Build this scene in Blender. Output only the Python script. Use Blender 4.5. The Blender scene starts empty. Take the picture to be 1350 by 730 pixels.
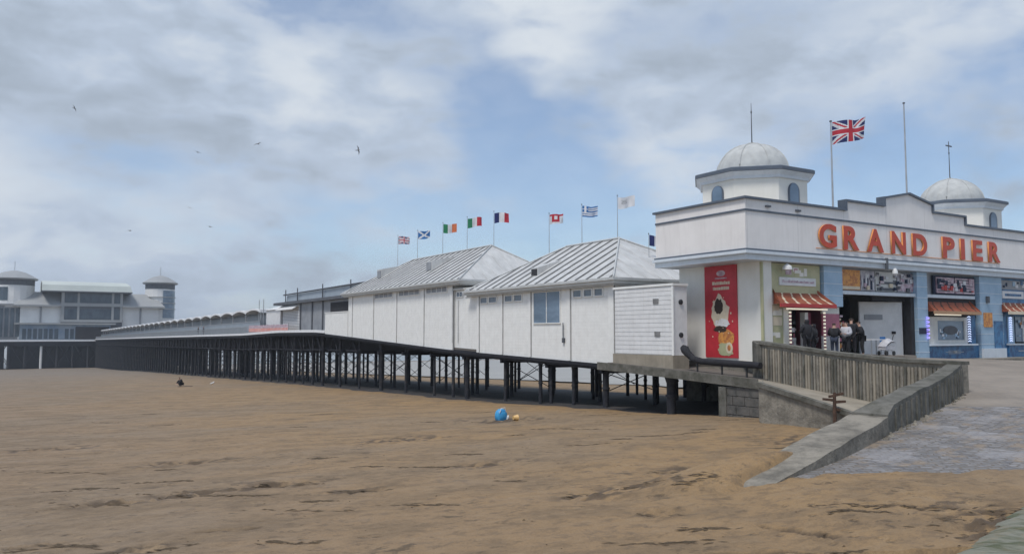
import bpy, bmesh, math, random
from mathutils import Vector, Matrix, noise
R = math.radians
random.seed(7)
S = bpy.context.scene
COL = S.collection

# ------------------------------------------------------------------ camera, sky, sun, exposure
# world axes: +x runs along the promenade, +y runs out to sea along the pier, z = 0 is the entrance forecourt
CAM = Vector((-29.39, -26.53, 1.2)); YAW = R(31.64)
cd = bpy.data.cameras.new('camera'); cam = bpy.data.objects.new('camera', cd); COL.objects.link(cam)
cam.location = CAM; cam.rotation_euler = (R(90 + 4.05), 0, -YAW)
cd.lens = 28.27; cd.sensor_width = 36; cd.clip_start = .1; cd.clip_end = 30000
S.camera = cam
def V(X, Y, z=0.0):      # survey coordinates: X metres right of, Y metres ahead of the viewpoint
    return Vector((.8514 * X + .5246 * Y - 29.39, -.5246 * X + .8514 * Y - 26.53, z))

SUN_EL, SUN_AZ = 61, 246          # azimuth clockwise from +y
W = bpy.data.worlds.new('World'); S.world = W; W.use_nodes = True
nt = W.node_tree; nt.nodes.clear()
def N(t, **k):
    n = nt.nodes.new(t)
    for a, b in k.items(): setattr(n, a, b)
    return n
L = nt.links.new
out = N('ShaderNodeOutputWorld'); bg = N('ShaderNodeBackground'); bg.inputs[1].default_value = .1
L(bg.outputs[0], out.inputs[0])
sky = N('ShaderNodeTexSky', sky_type='NISHITA'); sky.sun_disc = False
sky.sun_elevation = R(SUN_EL); sky.sun_rotation = R(SUN_AZ); sky.air_density = 1.0; sky.dust_density = .6; sky.ozone_density = 1.5
tc = N('ShaderNodeTexCoord')
def M(op, a, b=None, c=None, clamp=False):
    n = N('ShaderNodeMath', operation=op); n.use_clamp = clamp
    for i, v in enumerate((a, b, c)):
        if v is None: continue
        if hasattr(v, 'links'): L(v, n.inputs[i])
        else: n.inputs[i].default_value = v
    return n.outputs[0]
def skydir(az, el):        # azimuth in degrees right of the pier's own bearing, elevation in degrees
    a, e = R(az), R(el); return Vector((math.sin(a) * math.cos(e), math.cos(a) * math.cos(e), math.sin(e)))
def blob(az, el, w, amp):  # soft patch of cloud (or clear sky) in that part of the sky
    n = N('ShaderNodeVectorMath', operation='DISTANCE'); L(warp, n.inputs[0]); n.inputs[1].default_value = skydir(az, el)
    q = M('DIVIDE', n.outputs['Value'], w); q = M('MULTIPLY', q, q); q = M('MULTIPLY', q, -1.0)
    return M('MULTIPLY', M('EXPONENT', q), amp)
def nz(vec, scale, detail, rough, sc=(1, 1, 1), loc=(0, 0, 0), dist=0.0):
    mp = N('ShaderNodeMapping'); mp.inputs['Scale'].default_value = sc; mp.inputs['Location'].default_value = loc; L(vec, mp.inputs[0])
    n = N('ShaderNodeTexNoise'); n.inputs['Scale'].default_value = scale; n.inputs['Detail'].default_value = detail
    n.inputs['Roughness'].default_value = rough; n.inputs['Distortion'].default_value = dist; L(mp.outputs[0], n.inputs['Vector'])
    return n
base = tc.outputs['Generated']
wn = nz(base, 3.2, 4, .55, (1, 1, 2.0))
wv = N('ShaderNodeVectorMath', operation='SUBTRACT'); L(wn.outputs['Color'], wv.inputs[0]); wv.inputs[1].default_value = (.5, .5, .5)
ws = N('ShaderNodeVectorMath', operation='SCALE'); L(wv.outputs[0], ws.inputs[0]); ws.inputs['Scale'].default_value = .42
wa = N('ShaderNodeVectorMath', operation='ADD'); L(base, wa.inputs[0]); L(ws.outputs[0], wa.inputs[1]); warp = wa.outputs[0]
n1 = nz(base, 3.0, 8, .52, (1, 1, 2.2), (3.1, 0, 1.3), .3).outputs['Fac']
n2 = nz(base, 5.5, 7, .5, (1, 1, 2.4), (7.7, 2, 5.0), .2).outputs['Fac']
n3 = nz(base, 2.2, 7, .55, (1, 1, 1.9), (1.7, 5, 2.0), .2).outputs['Fac']
def total(items):
    s = items[0]
    for i in items[1:]: s = M('ADD', s, i)
    return s
n4 = nz(base, 13, 8, .55, (1, 1, 2.2), (2.7, 1, 9.0), .3).outputs['Fac']
# cover: 1 cloud, 0 clear
cover = total([M('MULTIPLY', M('SUBTRACT', n1, .5), 2.2), M('MULTIPLY', M('SUBTRACT', n2, .5), 1.5), M('MULTIPLY', M('SUBTRACT', n4, .5), 1.5),
    blob(-4, 15, .34, .9), blob(34, 24, .13, .8), blob(47, 17, .14, .7), blob(38, 6, .10, .3), blob(24, 9, .09, .3), blob(60, 18, .16, .5),
    blob(33, 14, .19, -.62), blob(34, 11, .12, -.6), blob(22, 10.5, .05, -.4), blob(27, 11, .07, -.3), blob(63, 7, .16, -.9), blob(43, 8, .10, -.4), blob(52, 9, .10, -.5),
    blob(20, 5, .08, -.2), blob(12, 24, .07, -.7), blob(22, 17, .10, .5), blob(64, 25, .10, -.3)])
cover = M('ADD', cover, .44)
cr = N('ShaderNodeMapRange'); cr.interpolation_type = 'SMOOTHSTEP'; L(cover, cr.inputs[0])
cr.inputs[1].default_value = .0; cr.inputs[2].default_value = .95; cr.inputs[3].default_value = .30; cr.inputs[4].default_value = 1
# shade of the cloud: thick grey base towards bright thin edge
shade = total([M('MULTIPLY', M('SUBTRACT', n3, .5), 2.4), M('MULTIPLY', M('SUBTRACT', n2, .5), 2.6), M('MULTIPLY', M('SUBTRACT', n4, .5), 2.6),
    blob(2, 19, .10, .35), blob(8, 13, .12, .75), blob(2, 12, .08, .3), blob(16, 12, .07, .6), blob(26, 20, .10, .7), blob(40, 13, .10, .4), blob(48, 21, .12, .5), blob(62, 12, .07, .5), blob(-12, 20, .2, .2),
    blob(34, 23, .08, -1.0), blob(12, 20, .07, -.7), blob(16, 17.5, .06, -.7), blob(4, 7, .12, -.5), blob(12, 7, .08, -.5), blob(42, 10, .07, -.4), blob(46, 17, .08, -.4), blob(64, 17, .07, -.7), blob(28, 9, .06, -.5)])
shade = M('ADD', M('MULTIPLY', shade, .85), -.06)
sr = N('ShaderNodeMapRange'); sr.interpolation_type = 'SMOOTHSTEP'; L(shade, sr.inputs[0])
sr.inputs[1].default_value = -.9; sr.inputs[2].default_value = 1.25
cc = N('ShaderNodeValToRGB'); L(sr.outputs[0], cc.inputs[0])
e = cc.color_ramp.elements; e[0].color = (.74, .80, .87, 1); e[1].color = (.40, .47, .565, 1)
m_ = cc.color_ramp.elements.new(.5); m_.color = (.535, .625, .76, 1)
sc10 = N('ShaderNodeVectorMath', operation='SCALE'); L(cc.outputs[0], sc10.inputs[0]); sc10.inputs['Scale'].default_value = 10.0
skm = N('ShaderNodeMix', data_type='RGBA', blend_type='MULTIPLY'); skm.inputs[0].default_value = 1; L(sky.outputs[0], skm.inputs[6]); skm.inputs[7].default_value = (1.12, 1.27, 1.42, 1)
mx = N('ShaderNodeMix', data_type='RGBA'); L(cr.outputs[0], mx.inputs[0]); L(skm.outputs[2], mx.inputs[6]); L(sc10.outputs[0], mx.inputs[7])
L(mx.outputs[2], bg.inputs[0])

sl = bpy.data.lights.new('sun', 'SUN'); sl.energy = 2.8; sl.angle = R(13); sl.color = (1, .96, .9)
so = bpy.data.objects.new('sun', sl); COL.objects.link(so)
sd = Vector((math.sin(R(SUN_AZ)) * math.cos(R(SUN_EL)), math.cos(R(SUN_AZ)) * math.cos(R(SUN_EL)), math.sin(R(SUN_EL))))
so.rotation_euler = (-sd).to_track_quat('-Z', 'Y').to_euler()
S.render.engine = 'CYCLES'
vs = S.view_settings; vs.view_transform = 'Standard'; vs.look = 'None'; vs.gamma = 1; vs.use_curve_mapping = False; vs.exposure = -0.1

# ------------------------------------------------------------------ materials
def mat(name, c, c2=None, scale=(1, 1, 1), ns=2.0, rough=.7, bump=0.0, bscale=8.0, metal=0.0, lo=.35, hi=.65, emit=None, spec=.5, streak=None, alpha=None):
    m = bpy.data.materials.new(name); m.use_nodes = True; t = m.node_tree; b = t.nodes['Principled BSDF']
    b.inputs['Base Color'].default_value = (*c, 1); b.inputs['Roughness'].default_value = rough; b.inputs['Metallic'].default_value = metal
    b.inputs['Specular IOR Level'].default_value = spec
    if c2 is None: c2 = tuple(x * .82 for x in c)
    g = t.nodes.new('ShaderNodeNewGeometry')
    mp = t.nodes.new('ShaderNodeMapping'); mp.inputs['Scale'].default_value = scale; t.links.new(g.outputs['Position'], mp.inputs[0])
    n = t.nodes.new('ShaderNodeTexNoise'); n.inputs['Scale'].default_value = ns; n.inputs['Detail'].default_value = 6; n.inputs['Roughness'].default_value = .6
    t.links.new(mp.outputs[0], n.inputs['Vector'])
    mr = t.nodes.new('ShaderNodeMapRange'); mr.inputs[1].default_value = lo; mr.inputs[2].default_value = hi; t.links.new(n.outputs['Fac'], mr.inputs[0])
    mi = t.nodes.new('ShaderNodeMix'); mi.data_type = 'RGBA'; t.links.new(mr.outputs[0], mi.inputs[0]); mi.inputs[6].default_value = (*c, 1); mi.inputs[7].default_value = (*c2, 1)
    last = mi.outputs[2]
    if streak:           # rain streaks and grime running down: colour, strength
        mp2 = t.nodes.new('ShaderNodeMapping'); mp2.inputs['Scale'].default_value = (3.0, 3.0, .22); t.links.new(g.outputs['Position'], mp2.inputs[0])
        n2 = t.nodes.new('ShaderNodeTexNoise'); n2.inputs['Scale'].default_value = 1.6; n2.inputs['Detail'].default_value = 8; n2.inputs['Roughness'].default_value = .7
        t.links.new(mp2.outputs[0], n2.inputs['Vector'])
        r2 = t.nodes.new('ShaderNodeMapRange'); r2.inputs[1].default_value = .5; r2.inputs[2].default_value = .8; r2.inputs[4].default_value = streak[1]; t.links.new(n2.outputs['Fac'], r2.inputs[0])
        m2 = t.nodes.new('ShaderNodeMix'); m2.data_type = 'RGBA'; t.links.new(r2.outputs[0], m2.inputs[0]); t.links.new(last, m2.inputs[6]); m2.inputs[7].default_value = (*streak[0], 1)
        last = m2.outputs[2]
    t.links.new(last, b.inputs['Base Color'])
    if bump:
        n3 = t.nodes.new('ShaderNodeTexNoise'); n3.inputs['Scale'].default_value = bscale; n3.inputs['Detail'].default_value = 8; t.links.new(mp.outputs[0], n3.inputs['Vector'])
        bu = t.nodes.new('ShaderNodeBump'); bu.inputs['Strength'].default_value = bump; bu.inputs['Distance'].default_value = .05
        t.links.new(n3.outputs['Fac'], bu.inputs['Height']); t.links.new(bu.outputs[0], b.inputs['Normal'])
    if emit:
        b.inputs['Emission Color'].default_value = (*emit[0], 1); b.inputs['Emission Strength'].default_value = emit[1]
    if alpha is not None: b.inputs['Alpha'].default_value = alpha
    return m
GR = (.30, .27, .22)
MT = dict(
 white=mat('white_paint', (.80, .80, .78), (.73, .73, .71), rough=.55, streak=(GR, .10), bump=.05),
 board=mat('boarded_wall', (.80, .80, .78), (.73, .73, .71), rough=.55, streak=((.36, .27, .18), .16), bump=.05),
 cream=mat('cream_paint', (.76, .74, .69), (.70, .68, .62), rough=.6, streak=(GR, .10), ns=.7),
 render=mat('parapet_render', (.78, .75, .73), (.71, .68, .66), rough=.7, streak=(GR, .2), ns=.6, bump=.06),
 cornice=mat('cornice_paint', (.62, .67, .72), (.55, .60, .65), rough=.5, streak=(GR, .2)),
 trim=mat('trim_dark', (.075, .095, .13), (.10, .12, .15), rough=.5),
 pale=mat('pale_board', (.60, .60, .58), (.52, .52, .50), rough=.6, streak=(GR, .2)),
 siding=mat('siding', (.74, .74, .74), (.66, .66, .66), rough=.5, streak=(GR, .25)),
 zinc=mat('zinc_roof', (.62, .62, .61), (.48, .48, .47), scale=(1, .4, .4), ns=1.6, rough=.45, metal=.15, streak=((.3, .28, .26), .3)),
 seam=mat('roof_seam', (.11, .11, .12), (.17, .17, .17), rough=.6),
 gutter=mat('gutter', (.52, .53, .53), (.42, .43, .43), rough=.5),
 dome=mat('dome_lead', (.50, .51, .50), (.40, .41, .41), ns=2.2, rough=.75, spec=.25, streak=(GR, .4)),
 glass=mat('window_glass', (.10, .13, .17), (.14, .17, .21), rough=.12, spec=.8),
 gblue=mat('blue_glass', (.17, .24, .33), (.09, .14, .20), scale=(.3, .3, 1), ns=1.2, rough=.2, spec=.8),
 dark=mat('dark_void', (.018, .018, .022), (.03, .03, .035), rough=.8),
 iron=mat('painted_iron', (.012, .014, .021), (.022, .023, .030), ns=3, rough=.75, spec=.3, streak=((.05, .045, .04), .3)),
 pile=mat('pile_iron', (.016, .018, .026), (.07, .066, .06), ns=2.0, rough=.8, bump=.3, lo=.5, hi=.75),
 deck=mat('deck_boards', (.16, .14, .12), (.10, .09, .08), scale=(.3, 8, 1), rough=.85),
 edge=mat('deck_edge_white', (.78, .79, .80), (.68, .69, .70), rough=.5),
 conc=mat('concrete', (.26, .235, .195), (.13, .118, .098), ns=1.7, rough=.9, bump=.7, bscale=9, lo=.4, hi=.66, streak=((.07, .066, .055), .6)),
 concd=mat('concrete_dark', (.15, .143, .125), (.075, .073, .058), ns=2.0, lo=.4, hi=.62, rough=.9, bump=.5, bscale=9, streak=((.06, .06, .05), .6)),
 concl=mat('concrete_pale', (.33, .29, .23), (.24, .21, .165), ns=1.0, rough=.9, bump=.3, streak=((.12, .11, .09), .4)),
 salmon=mat('faded_red', (.62, .22, .18), (.66, .40, .36), rough=.6),
 green=mat('weedy_concrete', (.20, .20, .16), (.085, .095, .05), scale=(1.6, .6, 1), ns=2.2, rough=.9, bump=1.0, bscale=9, lo=.42, hi=.6, streak=((.23, .17, .10), .8)),
 stone=mat('masonry', (.13, .12, .11), (.07, .07, .065), ns=2.5, rough=.9, bump=.6, bscale=6),
 red=mat('letter_red', (.52, .055, .018), (.44, .045, .016), rough=.4),
 orange=mat('letter_side', (.72, .30, .10), (.62, .24, .07), rough=.4),
 kyel=mat('kiosk_yellow', (.50, .47, .29), (.36, .37, .22), ns=1.2, rough=.6),
 kblue=mat('kiosk_blue', (.05, .18, .36), (.025, .08, .19), ns=2.6, lo=.42, hi=.6, rough=.45),
 pblue=mat('pillar_blue', (.34, .47, .60), (.27, .40, .53), ns=1.5, rough=.5, streak=(GR, .15)),
 pink=mat('pink_panel', (.50, .16, .22), (.38, .12, .18), ns=2.0, rough=.5),
 brown=mat('awning_brown', (.30, .085, .04), (.22, .06, .03), ns=3, rough=.6),
 cstripe=mat('awning_cream', (.70, .60, .45), rough=.6),
 awred=mat('awning_red', (.48, .05, .045), (.38, .04, .04), rough=.6),
 wood=mat('wood_front', (.45, .27, .15), (.36, .20, .10), scale=(1, 1, 6), ns=3, rough=.5),
 black=mat('black_cloth', (.012, .012, .016), (.02, .02, .025), ns=6, rough=.9),
 blackp=mat('black_rubber', (.014, .014, .016), (.03, .03, .03), ns=4, rough=.6, bump=.3),
 navy=mat('navy_cloth', (.02, .03, .06), (.03, .04, .07), ns=6, rough=.9),
 coat=mat('pale_coat', (.50, .50, .52), (.38, .38, .42), ns=4, rough=.9),
 skin=mat('skin', (.52, .32, .24), rough=.6),
 hair=mat('hair', (.035, .022, .015), rough=.7),
 jean=mat('dark_trousers', (.03, .04, .07), rough=.9),
 grey=mat('grey_panel', (.30, .31, .33), (.22, .23, .25), ns=1.0, rough=.5),
 greyd=mat('grey_dark', (.10, .11, .125), (.07, .075, .09), rough=.6),
 steel=mat('steel', (.45, .46, .48), (.36, .37, .38), rough=.4, metal=.5),
 vent=mat('vent_grey', (.22, .22, .22), (.15, .15, .15), rough=.7),
 bred=mat('banner_red', (.52, .03, .045), (.42, .025, .035), ns=1.5, rough=.5),
 fred=mat('flag_red', (.50, .03, .05), rough=.8), fwhite=mat('flag_white', (.72, .72, .74), rough=.8),
 fblue=mat('flag_navy', (.02, .03, .13), rough=.8), fgreen=mat('flag_green', (.02, .20, .09), rough=.8),
 flb=mat('flag_azure', (.03, .16, .42), rough=.8), forg=mat('flag_orange', (.60, .16, .06), rough=.8), fgry=mat('flag_grey', (.30, .30, .30), rough=.8),
 scr=mat('screen_glass', (.26, .30, .34), (.20, .24, .28), ns=.5, rough=.3, spec=.6),
 wpan=mat('white_panel', (.72, .72, .72), (.62, .62, .62), rough=.5),
 rusty=mat('rusty_metal', (.10, .055, .035), (.05, .03, .022), ns=8, rough=.9, bump=.5),
 bagblue=mat('bag_blue', (.03, .24, .52), (.05, .34, .62), ns=5, rough=.5),
 yellow=mat('spade_yellow', (.70, .45, .18), rough=.5),
 gull=mat('gull_feather', (.10, .10, .11), (.2, .2, .2), rough=.8), gullw=mat('gull_white', (.7, .7, .7), rough=.8),
 weed=mat('seaweed', (.060, .042, .024), (.10, .068, .038), ns=8, rough=.8, bump=.6),
 farw=mat('pavilion_white', (.74, .74, .73), (.64, .64, .64), ns=.2, rough=.6),
 farg=mat('pavilion_roof_grey', (.34, .35, .35), (.28, .29, .30), ns=.1, rough=.5),
 farp=mat('pavilion_roof_pale', (.52, .56, .53), (.46, .50, .48), ns=.1, rough=.5),
 farwin=mat('pavilion_glass', (.03, .05, .075), (.08, .11, .14), scale=(1, 1, .4), ns=.35, rough=.25),
 farblue=mat('pavilion_shopfront', (.16, .23, .32), (.30, .34, .38), scale=(1, 1, .5), ns=.4, rough=.5),
 neonv=mat('violet_light', (.3, .25, .6), emit=((.35, .3, 1.0), 1.6)),
 neonw=mat('white_light', (.6, .65, .8), emit=((.6, .7, 1.0), 1.2)),
 lamp=mat('lamp_glow', (.8, .75, .6), emit=((1, .92, .75), .6)),
 oran=mat('orange_poster', (.66, .30, .07), (.40, .14, .05), ns=5, lo=.42, hi=.6, rough=.5),
 pgrey=mat('poster_grey', (.22, .21, .25), (.48, .45, .47), ns=3.5, lo=.42, hi=.58, rough=.4),
 ppink=mat('poster_pink', (.36, .22, .27), (.56, .46, .50), ns=4, lo=.42, hi=.58, rough=.4),
)

def joints(m, axis, pitch, width, dark, period_z=False):      # painted board joints: a fine dark line and groove at every pitch
    t = m.node_tree; b = t.nodes['Principled BSDF']; g = t.nodes.new('ShaderNodeNewGeometry'); sx = t.nodes.new('ShaderNodeSeparateXYZ'); t.links.new(g.outputs['Position'], sx.inputs[0])
    a = t.nodes.new('ShaderNodeMath'); a.operation = 'MODULO'; q = t.nodes.new('ShaderNodeMath'); q.operation = 'ADD'; q.inputs[1].default_value = 1000; t.links.new(sx.outputs[axis], q.inputs[0]); t.links.new(q.outputs[0], a.inputs[0]); a.inputs[1].default_value = pitch
    c = t.nodes.new('ShaderNodeMath'); c.operation = 'LESS_THAN'; t.links.new(a.outputs[0], c.inputs[0]); c.inputs[1].default_value = width
    src = b.inputs['Base Color'].links[0].from_socket; mi = t.nodes.new('ShaderNodeMix'); mi.data_type = 'RGBA'
    f = t.nodes.new('ShaderNodeMath'); f.operation = 'MULTIPLY'; t.links.new(c.outputs[0], f.inputs[0]); f.inputs[1].default_value = dark; t.links.new(f.outputs[0], mi.inputs[0])
    t.links.new(src, mi.inputs[6]); mi.inputs[7].default_value = (.2, .19, .18, 1); t.links.new(mi.outputs[2], b.inputs['Base Color'])
joints(MT['board'], 'Z', .21, .014, .13)
joints(MT['render'], 'X', 3.65, .03, .3)
# ------------------------------------------------------------------ mesh tools
WL = {}                                           # world origin of each thing's frame
class MB:
    def __init__(s): s.v = []; s.f = []; s.m = []
    def add(s, vs, fs, mi=0):
        o = len(s.v); s.v += [Vector(p) for p in vs]; s.f += [tuple(i + o for i in f) for f in fs]; s.m += [mi] * len(fs); return s
    def box(s, x0, x1, y0, y1, z0, z1, mi=0):
        return s.add([(x0, y0, z0), (x1, y0, z0), (x1, y1, z0), (x0, y1, z0), (x0, y0, z1), (x1, y0, z1), (x1, y1, z1), (x0, y1, z1)],
            [(3, 2, 1, 0), (4, 5, 6, 7), (0, 1, 5, 4), (1, 2, 6, 5), (2, 3, 7, 6), (3, 0, 4, 7)], mi)
    def hexa(s, bot, top, mi=0):                  # two rings of equal length, bottom counter-clockwise
        n = len(bot)
        return s.add(list(bot) + list(top), [tuple(range(n - 1, -1, -1)), tuple(range(n, 2 * n))] + [(i, (i + 1) % n, n + (i + 1) % n, n + i) for i in range(n)], mi)
    def tube(s, pts, r, n=8, mi=0, cap=True):
        pts = [Vector(p) for p in pts]; rs = r if isinstance(r, (list, tuple)) else [r] * len(pts); vs = []; up = Vector((.123, .05, 1)).normalized()
        for i, p in enumerate(pts):
            d = (pts[min(i + 1, len(pts) - 1)] - pts[max(i - 1, 0)]).normalized()
            a = d.cross(up); a = a.normalized() if a.length > .05 else d.cross(Vector((1, 0, 0))).normalized(); b = d.cross(a)
            vs += [p + (a * math.cos(6.28318 * k / n) + b * math.sin(6.28318 * k / n)) * rs[i] for k in range(n)]
        fs = [(i * n + k, i * n + (k + 1) % n, (i + 1) * n + (k + 1) % n, (i + 1) * n + k) for i in range(len(pts) - 1) for k in range(n)]
        if cap: fs += [tuple(range(n)), tuple(range((len(pts) - 1) * n + n - 1, (len(pts) - 1) * n - 1, -1))]
        return s.add(vs, fs, mi)
    def lathe(s, c, prof, n=24, a0=0, mi=0):      # prof: list of (r, z)
        vs = []; c = Vector(c)
        for r, z in prof: vs += [c + Vector((r * math.cos(a0 + 6.28318 * k / n), r * math.sin(a0 + 6.28318 * k / n), z)) for k in range(n)]
        fs = [(i * n + k, i * n + (k + 1) % n, (i + 1) * n + (k + 1) % n, (i + 1) * n + k) for i in range(len(prof) - 1) for k in range(n)]
        fs += [tuple(range(n - 1, -1, -1)), tuple(range((len(prof) - 1) * n, len(prof) * n))]
        return s.add(vs, fs, mi)
    def build(s, name, mats, parent=None, smooth=False, bevel=0.0, label=None):
        o0 = WL.get(parent.name, Vector()) if parent else Vector()
        me = bpy.data.meshes.new(name); me.from_pydata([v - o0 for v in s.v], [], s.f)
        for m in (mats if isinstance(mats, (list, tuple)) else [mats]): me.materials.append(MT[m])
        for p, i in zip(me.polygons, s.m): p.material_index = i; p.use_smooth = smooth
        bm = bmesh.new(); bm.from_mesh(me); bmesh.ops.recalc_face_normals(bm, faces=bm.faces)
        if bevel: bmesh.ops.bevel(bm, geom=bm.edges[:], offset=bevel, segments=1, affect='EDGES', clamp_overlap=True)
        bm.to_mesh(me); bm.free()
        if smooth: me.set_sharp_from_angle(angle=R(40))
        ob = bpy.data.objects.new(name, me); COL.objects.link(ob)
        if parent: ob.parent = parent; WL[ob.name] = o0
        else: WL[ob.name] = Vector()
        if label: ob['label'] = label
        return ob
def thing(name, label, cat, loc=(0, 0, 0), rz=0, group=None):
    o = bpy.data.objects.new(name, None); COL.objects.link(o); o.location = loc; o.rotation_euler = (0, 0, rz); o.empty_display_size = .3
    o['label'] = label; o['category'] = cat
    if group: o['group'] = group
    WL[o.name] = Vector(loc) if rz == 0 else Vector()
    return o
def local(name, label, cat, group=None):          # built around the origin, moved afterwards
    o = thing(name, label, cat, (0, 0, 0), 0, group); return o
def tag(o, label, cat, group=None, kind=None):
    if label: o['label'] = label; o['category'] = cat
    if group: o['group'] = group
    if kind: o['kind'] = kind
    return o
def struct(o): o['kind'] = 'structure'; return o
def copy_tree(o, parent=None):
    c = o.copy(); COL.objects.link(c)
    if parent: c.parent = parent
    for ch in o.children: copy_tree(ch, c)
    return c
def rehome(o, p):                                 # give a one-mesh thing an origin at its base p
    p = Vector(p)
    for v in o.data.vertices: v.co -= p
    o.location = p; return o
def lerp_tab(tab, x):
    if x <= tab[0][0]: return tab[0][1]
    for (a, b), (c, d) in zip(tab, tab[1:]):
        if x <= c:
            k = (x - a) / (c - a); return b + (d - b) * k
    return tab[-1][1]
def sst(x): x = max(0, min(1, x)); return x * x * (3 - 2 * x)

# ------------------------------------------------------------------ terrain
SAND = [(-120, .2), (-60, -1.2), (-26, -1.72), (-16, -1.86), (-4.4, -2.35), (2, -2.75), (22, -3.65), (60, -4.6), (189, -8.2), (275, -10.9), (362, -13.2), (420, -14.4), (900, -22)]
DECK = [(-1.8, -.8), (5.2, -.5), (9.85, -.35), (29.7, .13), (60.7, 1.45), (64, 1.53), (80, 1.5), (98, 1.12), (195, .36), (370, -1.2)]
def sandz(x, y):
    h = sum(lerp_tab(SAND, y + d) for d in (-5, -2.5, 0, 2.5, 5)) / 5
    return h
def zdeck(y): return (lerp_tab(DECK, y - 1.5) + lerp_tab(DECK, y) + lerp_tab(DECK, y + 1.5)) / 3 if y > 3 else lerp_tab(DECK, y)
def nv(x, y, s, seed=0): return noise.noise(Vector((x * s, y * s, seed)))
def seg_dist(p, a, b):
    d = b - a; k = max(0, min(1, (p - a).dot(d) / max(d.length_squared, 1e-9))); return (p - a - d * k).length
def V2(X, Y): v = V(X, Y); return Vector((v.x, v.y))
tracks = [[V2(2.0, 10.9), V2(2.9, 11.2), V2(3.7, 11.35), V2(4.7, 10.9), V2(5.2, 10.5)], [V2(3.9, 12.9), V2(4.7, 11.9)],
          [V2(6.6, 13.0), V2(8.6, 13.4), V2(10.4, 14.2)], [V2(6.0, 13.9), V2(8.0, 13.3)], [V2(5.4, 19.4), V2(6.6, 18.3), V2(7.2, 17.9)],
          [V2(-5.0, 13.2), V2(-4.2, 13.5)], [V2(-7.6, 12.4), V2(-6.9, 12.7)]]
# scuffed hollows where people have dug or dragged things: centre, half sizes
scuffs = [(V2(1.95, 16.3), 1.1, .5), (V2(4.7, 19.5), 1.3, .8), (V2(-7.0, 17.6), .9, .5), (V2(-8.2, 16.6), 1.0, .4), (V2(-5.4, 18.6), .9, .5),
          (V2(-3.3, 17.6), .7, .4), (V2(-.6, 40.5), 2.4, 1.6), (V2(7.9, 12.6), 1.1, .9), (V2(7.2, 11.7), .9, .6), (V2(-5.6, 12.0), .6, .3), (V2(2.6, 14.1), .5, .3),
          (V2(-17, 30), 2, 1), (V2(-9.5, 24), 1.5, .8), (V2(9.5, 26), 1.8, 1.2), (V2(-.5, 22), 1.2, .5), (V2(-4, 30), 2, 1)]
def sand_h(x, y, near):
    z = sandz(x, y)
    d = math.hypot(x - CAM.x, y - CAM.y)
    z += .10 * nv(x, y, .09, 2) * min(1, d / 20) + .05 * nv(x, y, .35, 5)
    rx, ry = x - CAM.x, y - CAM.y; X_, Y_ = .8514 * rx - .5246 * ry, .5246 * rx + .8514 * ry
    if 11 < Y_ < 19 and X_ > 3: z += .15 * sst((X_ - 4.0) / 1.5) * sst((18.2 + .5 * nv(x, y, .9, 31) - Y_) / 1.2) + .03 * nv(x, y, 2.1, 12)
    if 15.4 < Y_ < 22.5:
        xw = lerp_tab([(14.0, 3.2), (16.1, 5.1), (18.1, 7.2), (21.4, 10.04), (25.3, 13.4)], Y_); dd_ = (xw - X_) * .72 + .10 * nv(x, y, 1.1, 71)
        if .45 < dd_ < 3.2:
            tz_ = lerp_tab([(15.6, -1.97), (16.1, -1.80), (17.05, -1.58), (18.1, -1.34), (19.7, -1.13), (21.05, -.96), (22.5, -.9)], Y_) + .05
            kk = sst((dd_ - .45) / .25) * (1 - sst((dd_ - 1.0) / 2.0)) * (1 - sst((Y_ - 17.6) / 1.8))
            z = z + (max(tz_, z) - z) * kk
    if near:
        k = max(0, min(1, (70 - d) / 40))
        z += k * (.02 * nv(x, y * 2.2, 1.7, 9) + .012 * nv(x, y * 1.6, 4.3, 4) + .01 * noise.turbulence(Vector((x * 5, y * 9, 3)), 3, False))
        p = Vector((x, y))
        for tr in tracks:
            if (p - tr[0]).length < 9:
                q = min(seg_dist(p, a, b) for a, b in zip(tr, tr[1:]))
                if q < .3: z += -.055 * math.exp(-(q / .07) ** 2) + .02 * math.exp(-((q - .12) / .06) ** 2)
        for c, a, b in scuffs:
            r2 = ((x - c.x) / a) ** 2 + ((y - c.y) / b) ** 2
            if r2 < 5: z += math.exp(-r2) * (-.06 + .14 * noise.turbulence(Vector((x * 2.2, y * 4.2, 7)), 4, False))
    return z
rows = []; Yv = -20.0
while Yv < 2: rows.append(Yv); Yv += 2
Yv = 2.
while Yv < 9: rows.append(Yv); Yv += .7
while Yv < 720: rows.append(Yv); Yv *= (1.0075 if Yv < 34 else 1.02)
NC = 330
vs_, fs_ = [], []
for Y in rows:
    w = max(abs(Y), 12) * 1.05
    for i in range(NC + 1):
        X = -w + 2 * w * i / NC - (20 if Y > 60 else 0)
        p = V(X, Y); vs_.append((p.x, p.y, sand_h(p.x, p.y, 8 < Y < 75)))
for j in range(len(rows) - 1):
    for i in range(NC):
        a = j * (NC + 1) + i; fs_.append((a, a + 1, a + NC + 2, a + NC + 1))
sm = bpy.data.materials.new('wet_sand'); sm.use_nodes = True; t = sm.node_tree; b = t.nodes['Principled BSDF']
g = t.nodes.new('ShaderNodeNewGeometry')
def tn(scale, sc, detail=8, rough=.6, loc=(0, 0, 0)):
    mp = t.nodes.new('ShaderNodeMapping'); mp.inputs['Scale'].default_value = sc; mp.inputs['Location'].default_value = loc
    mp.inputs['Rotation'].default_value = (0, 0, R(31)); t.links.new(g.outputs['Position'], mp.inputs[0])
    n = t.nodes.new('ShaderNodeTexNoise'); n.inputs['Scale'].default_value = scale; n.inputs['Detail'].default_value = detail; n.inputs['Roughness'].default_value = rough
    t.links.new(mp.outputs[0], n.inputs['Vector']); return n.outputs['Fac']
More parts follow.
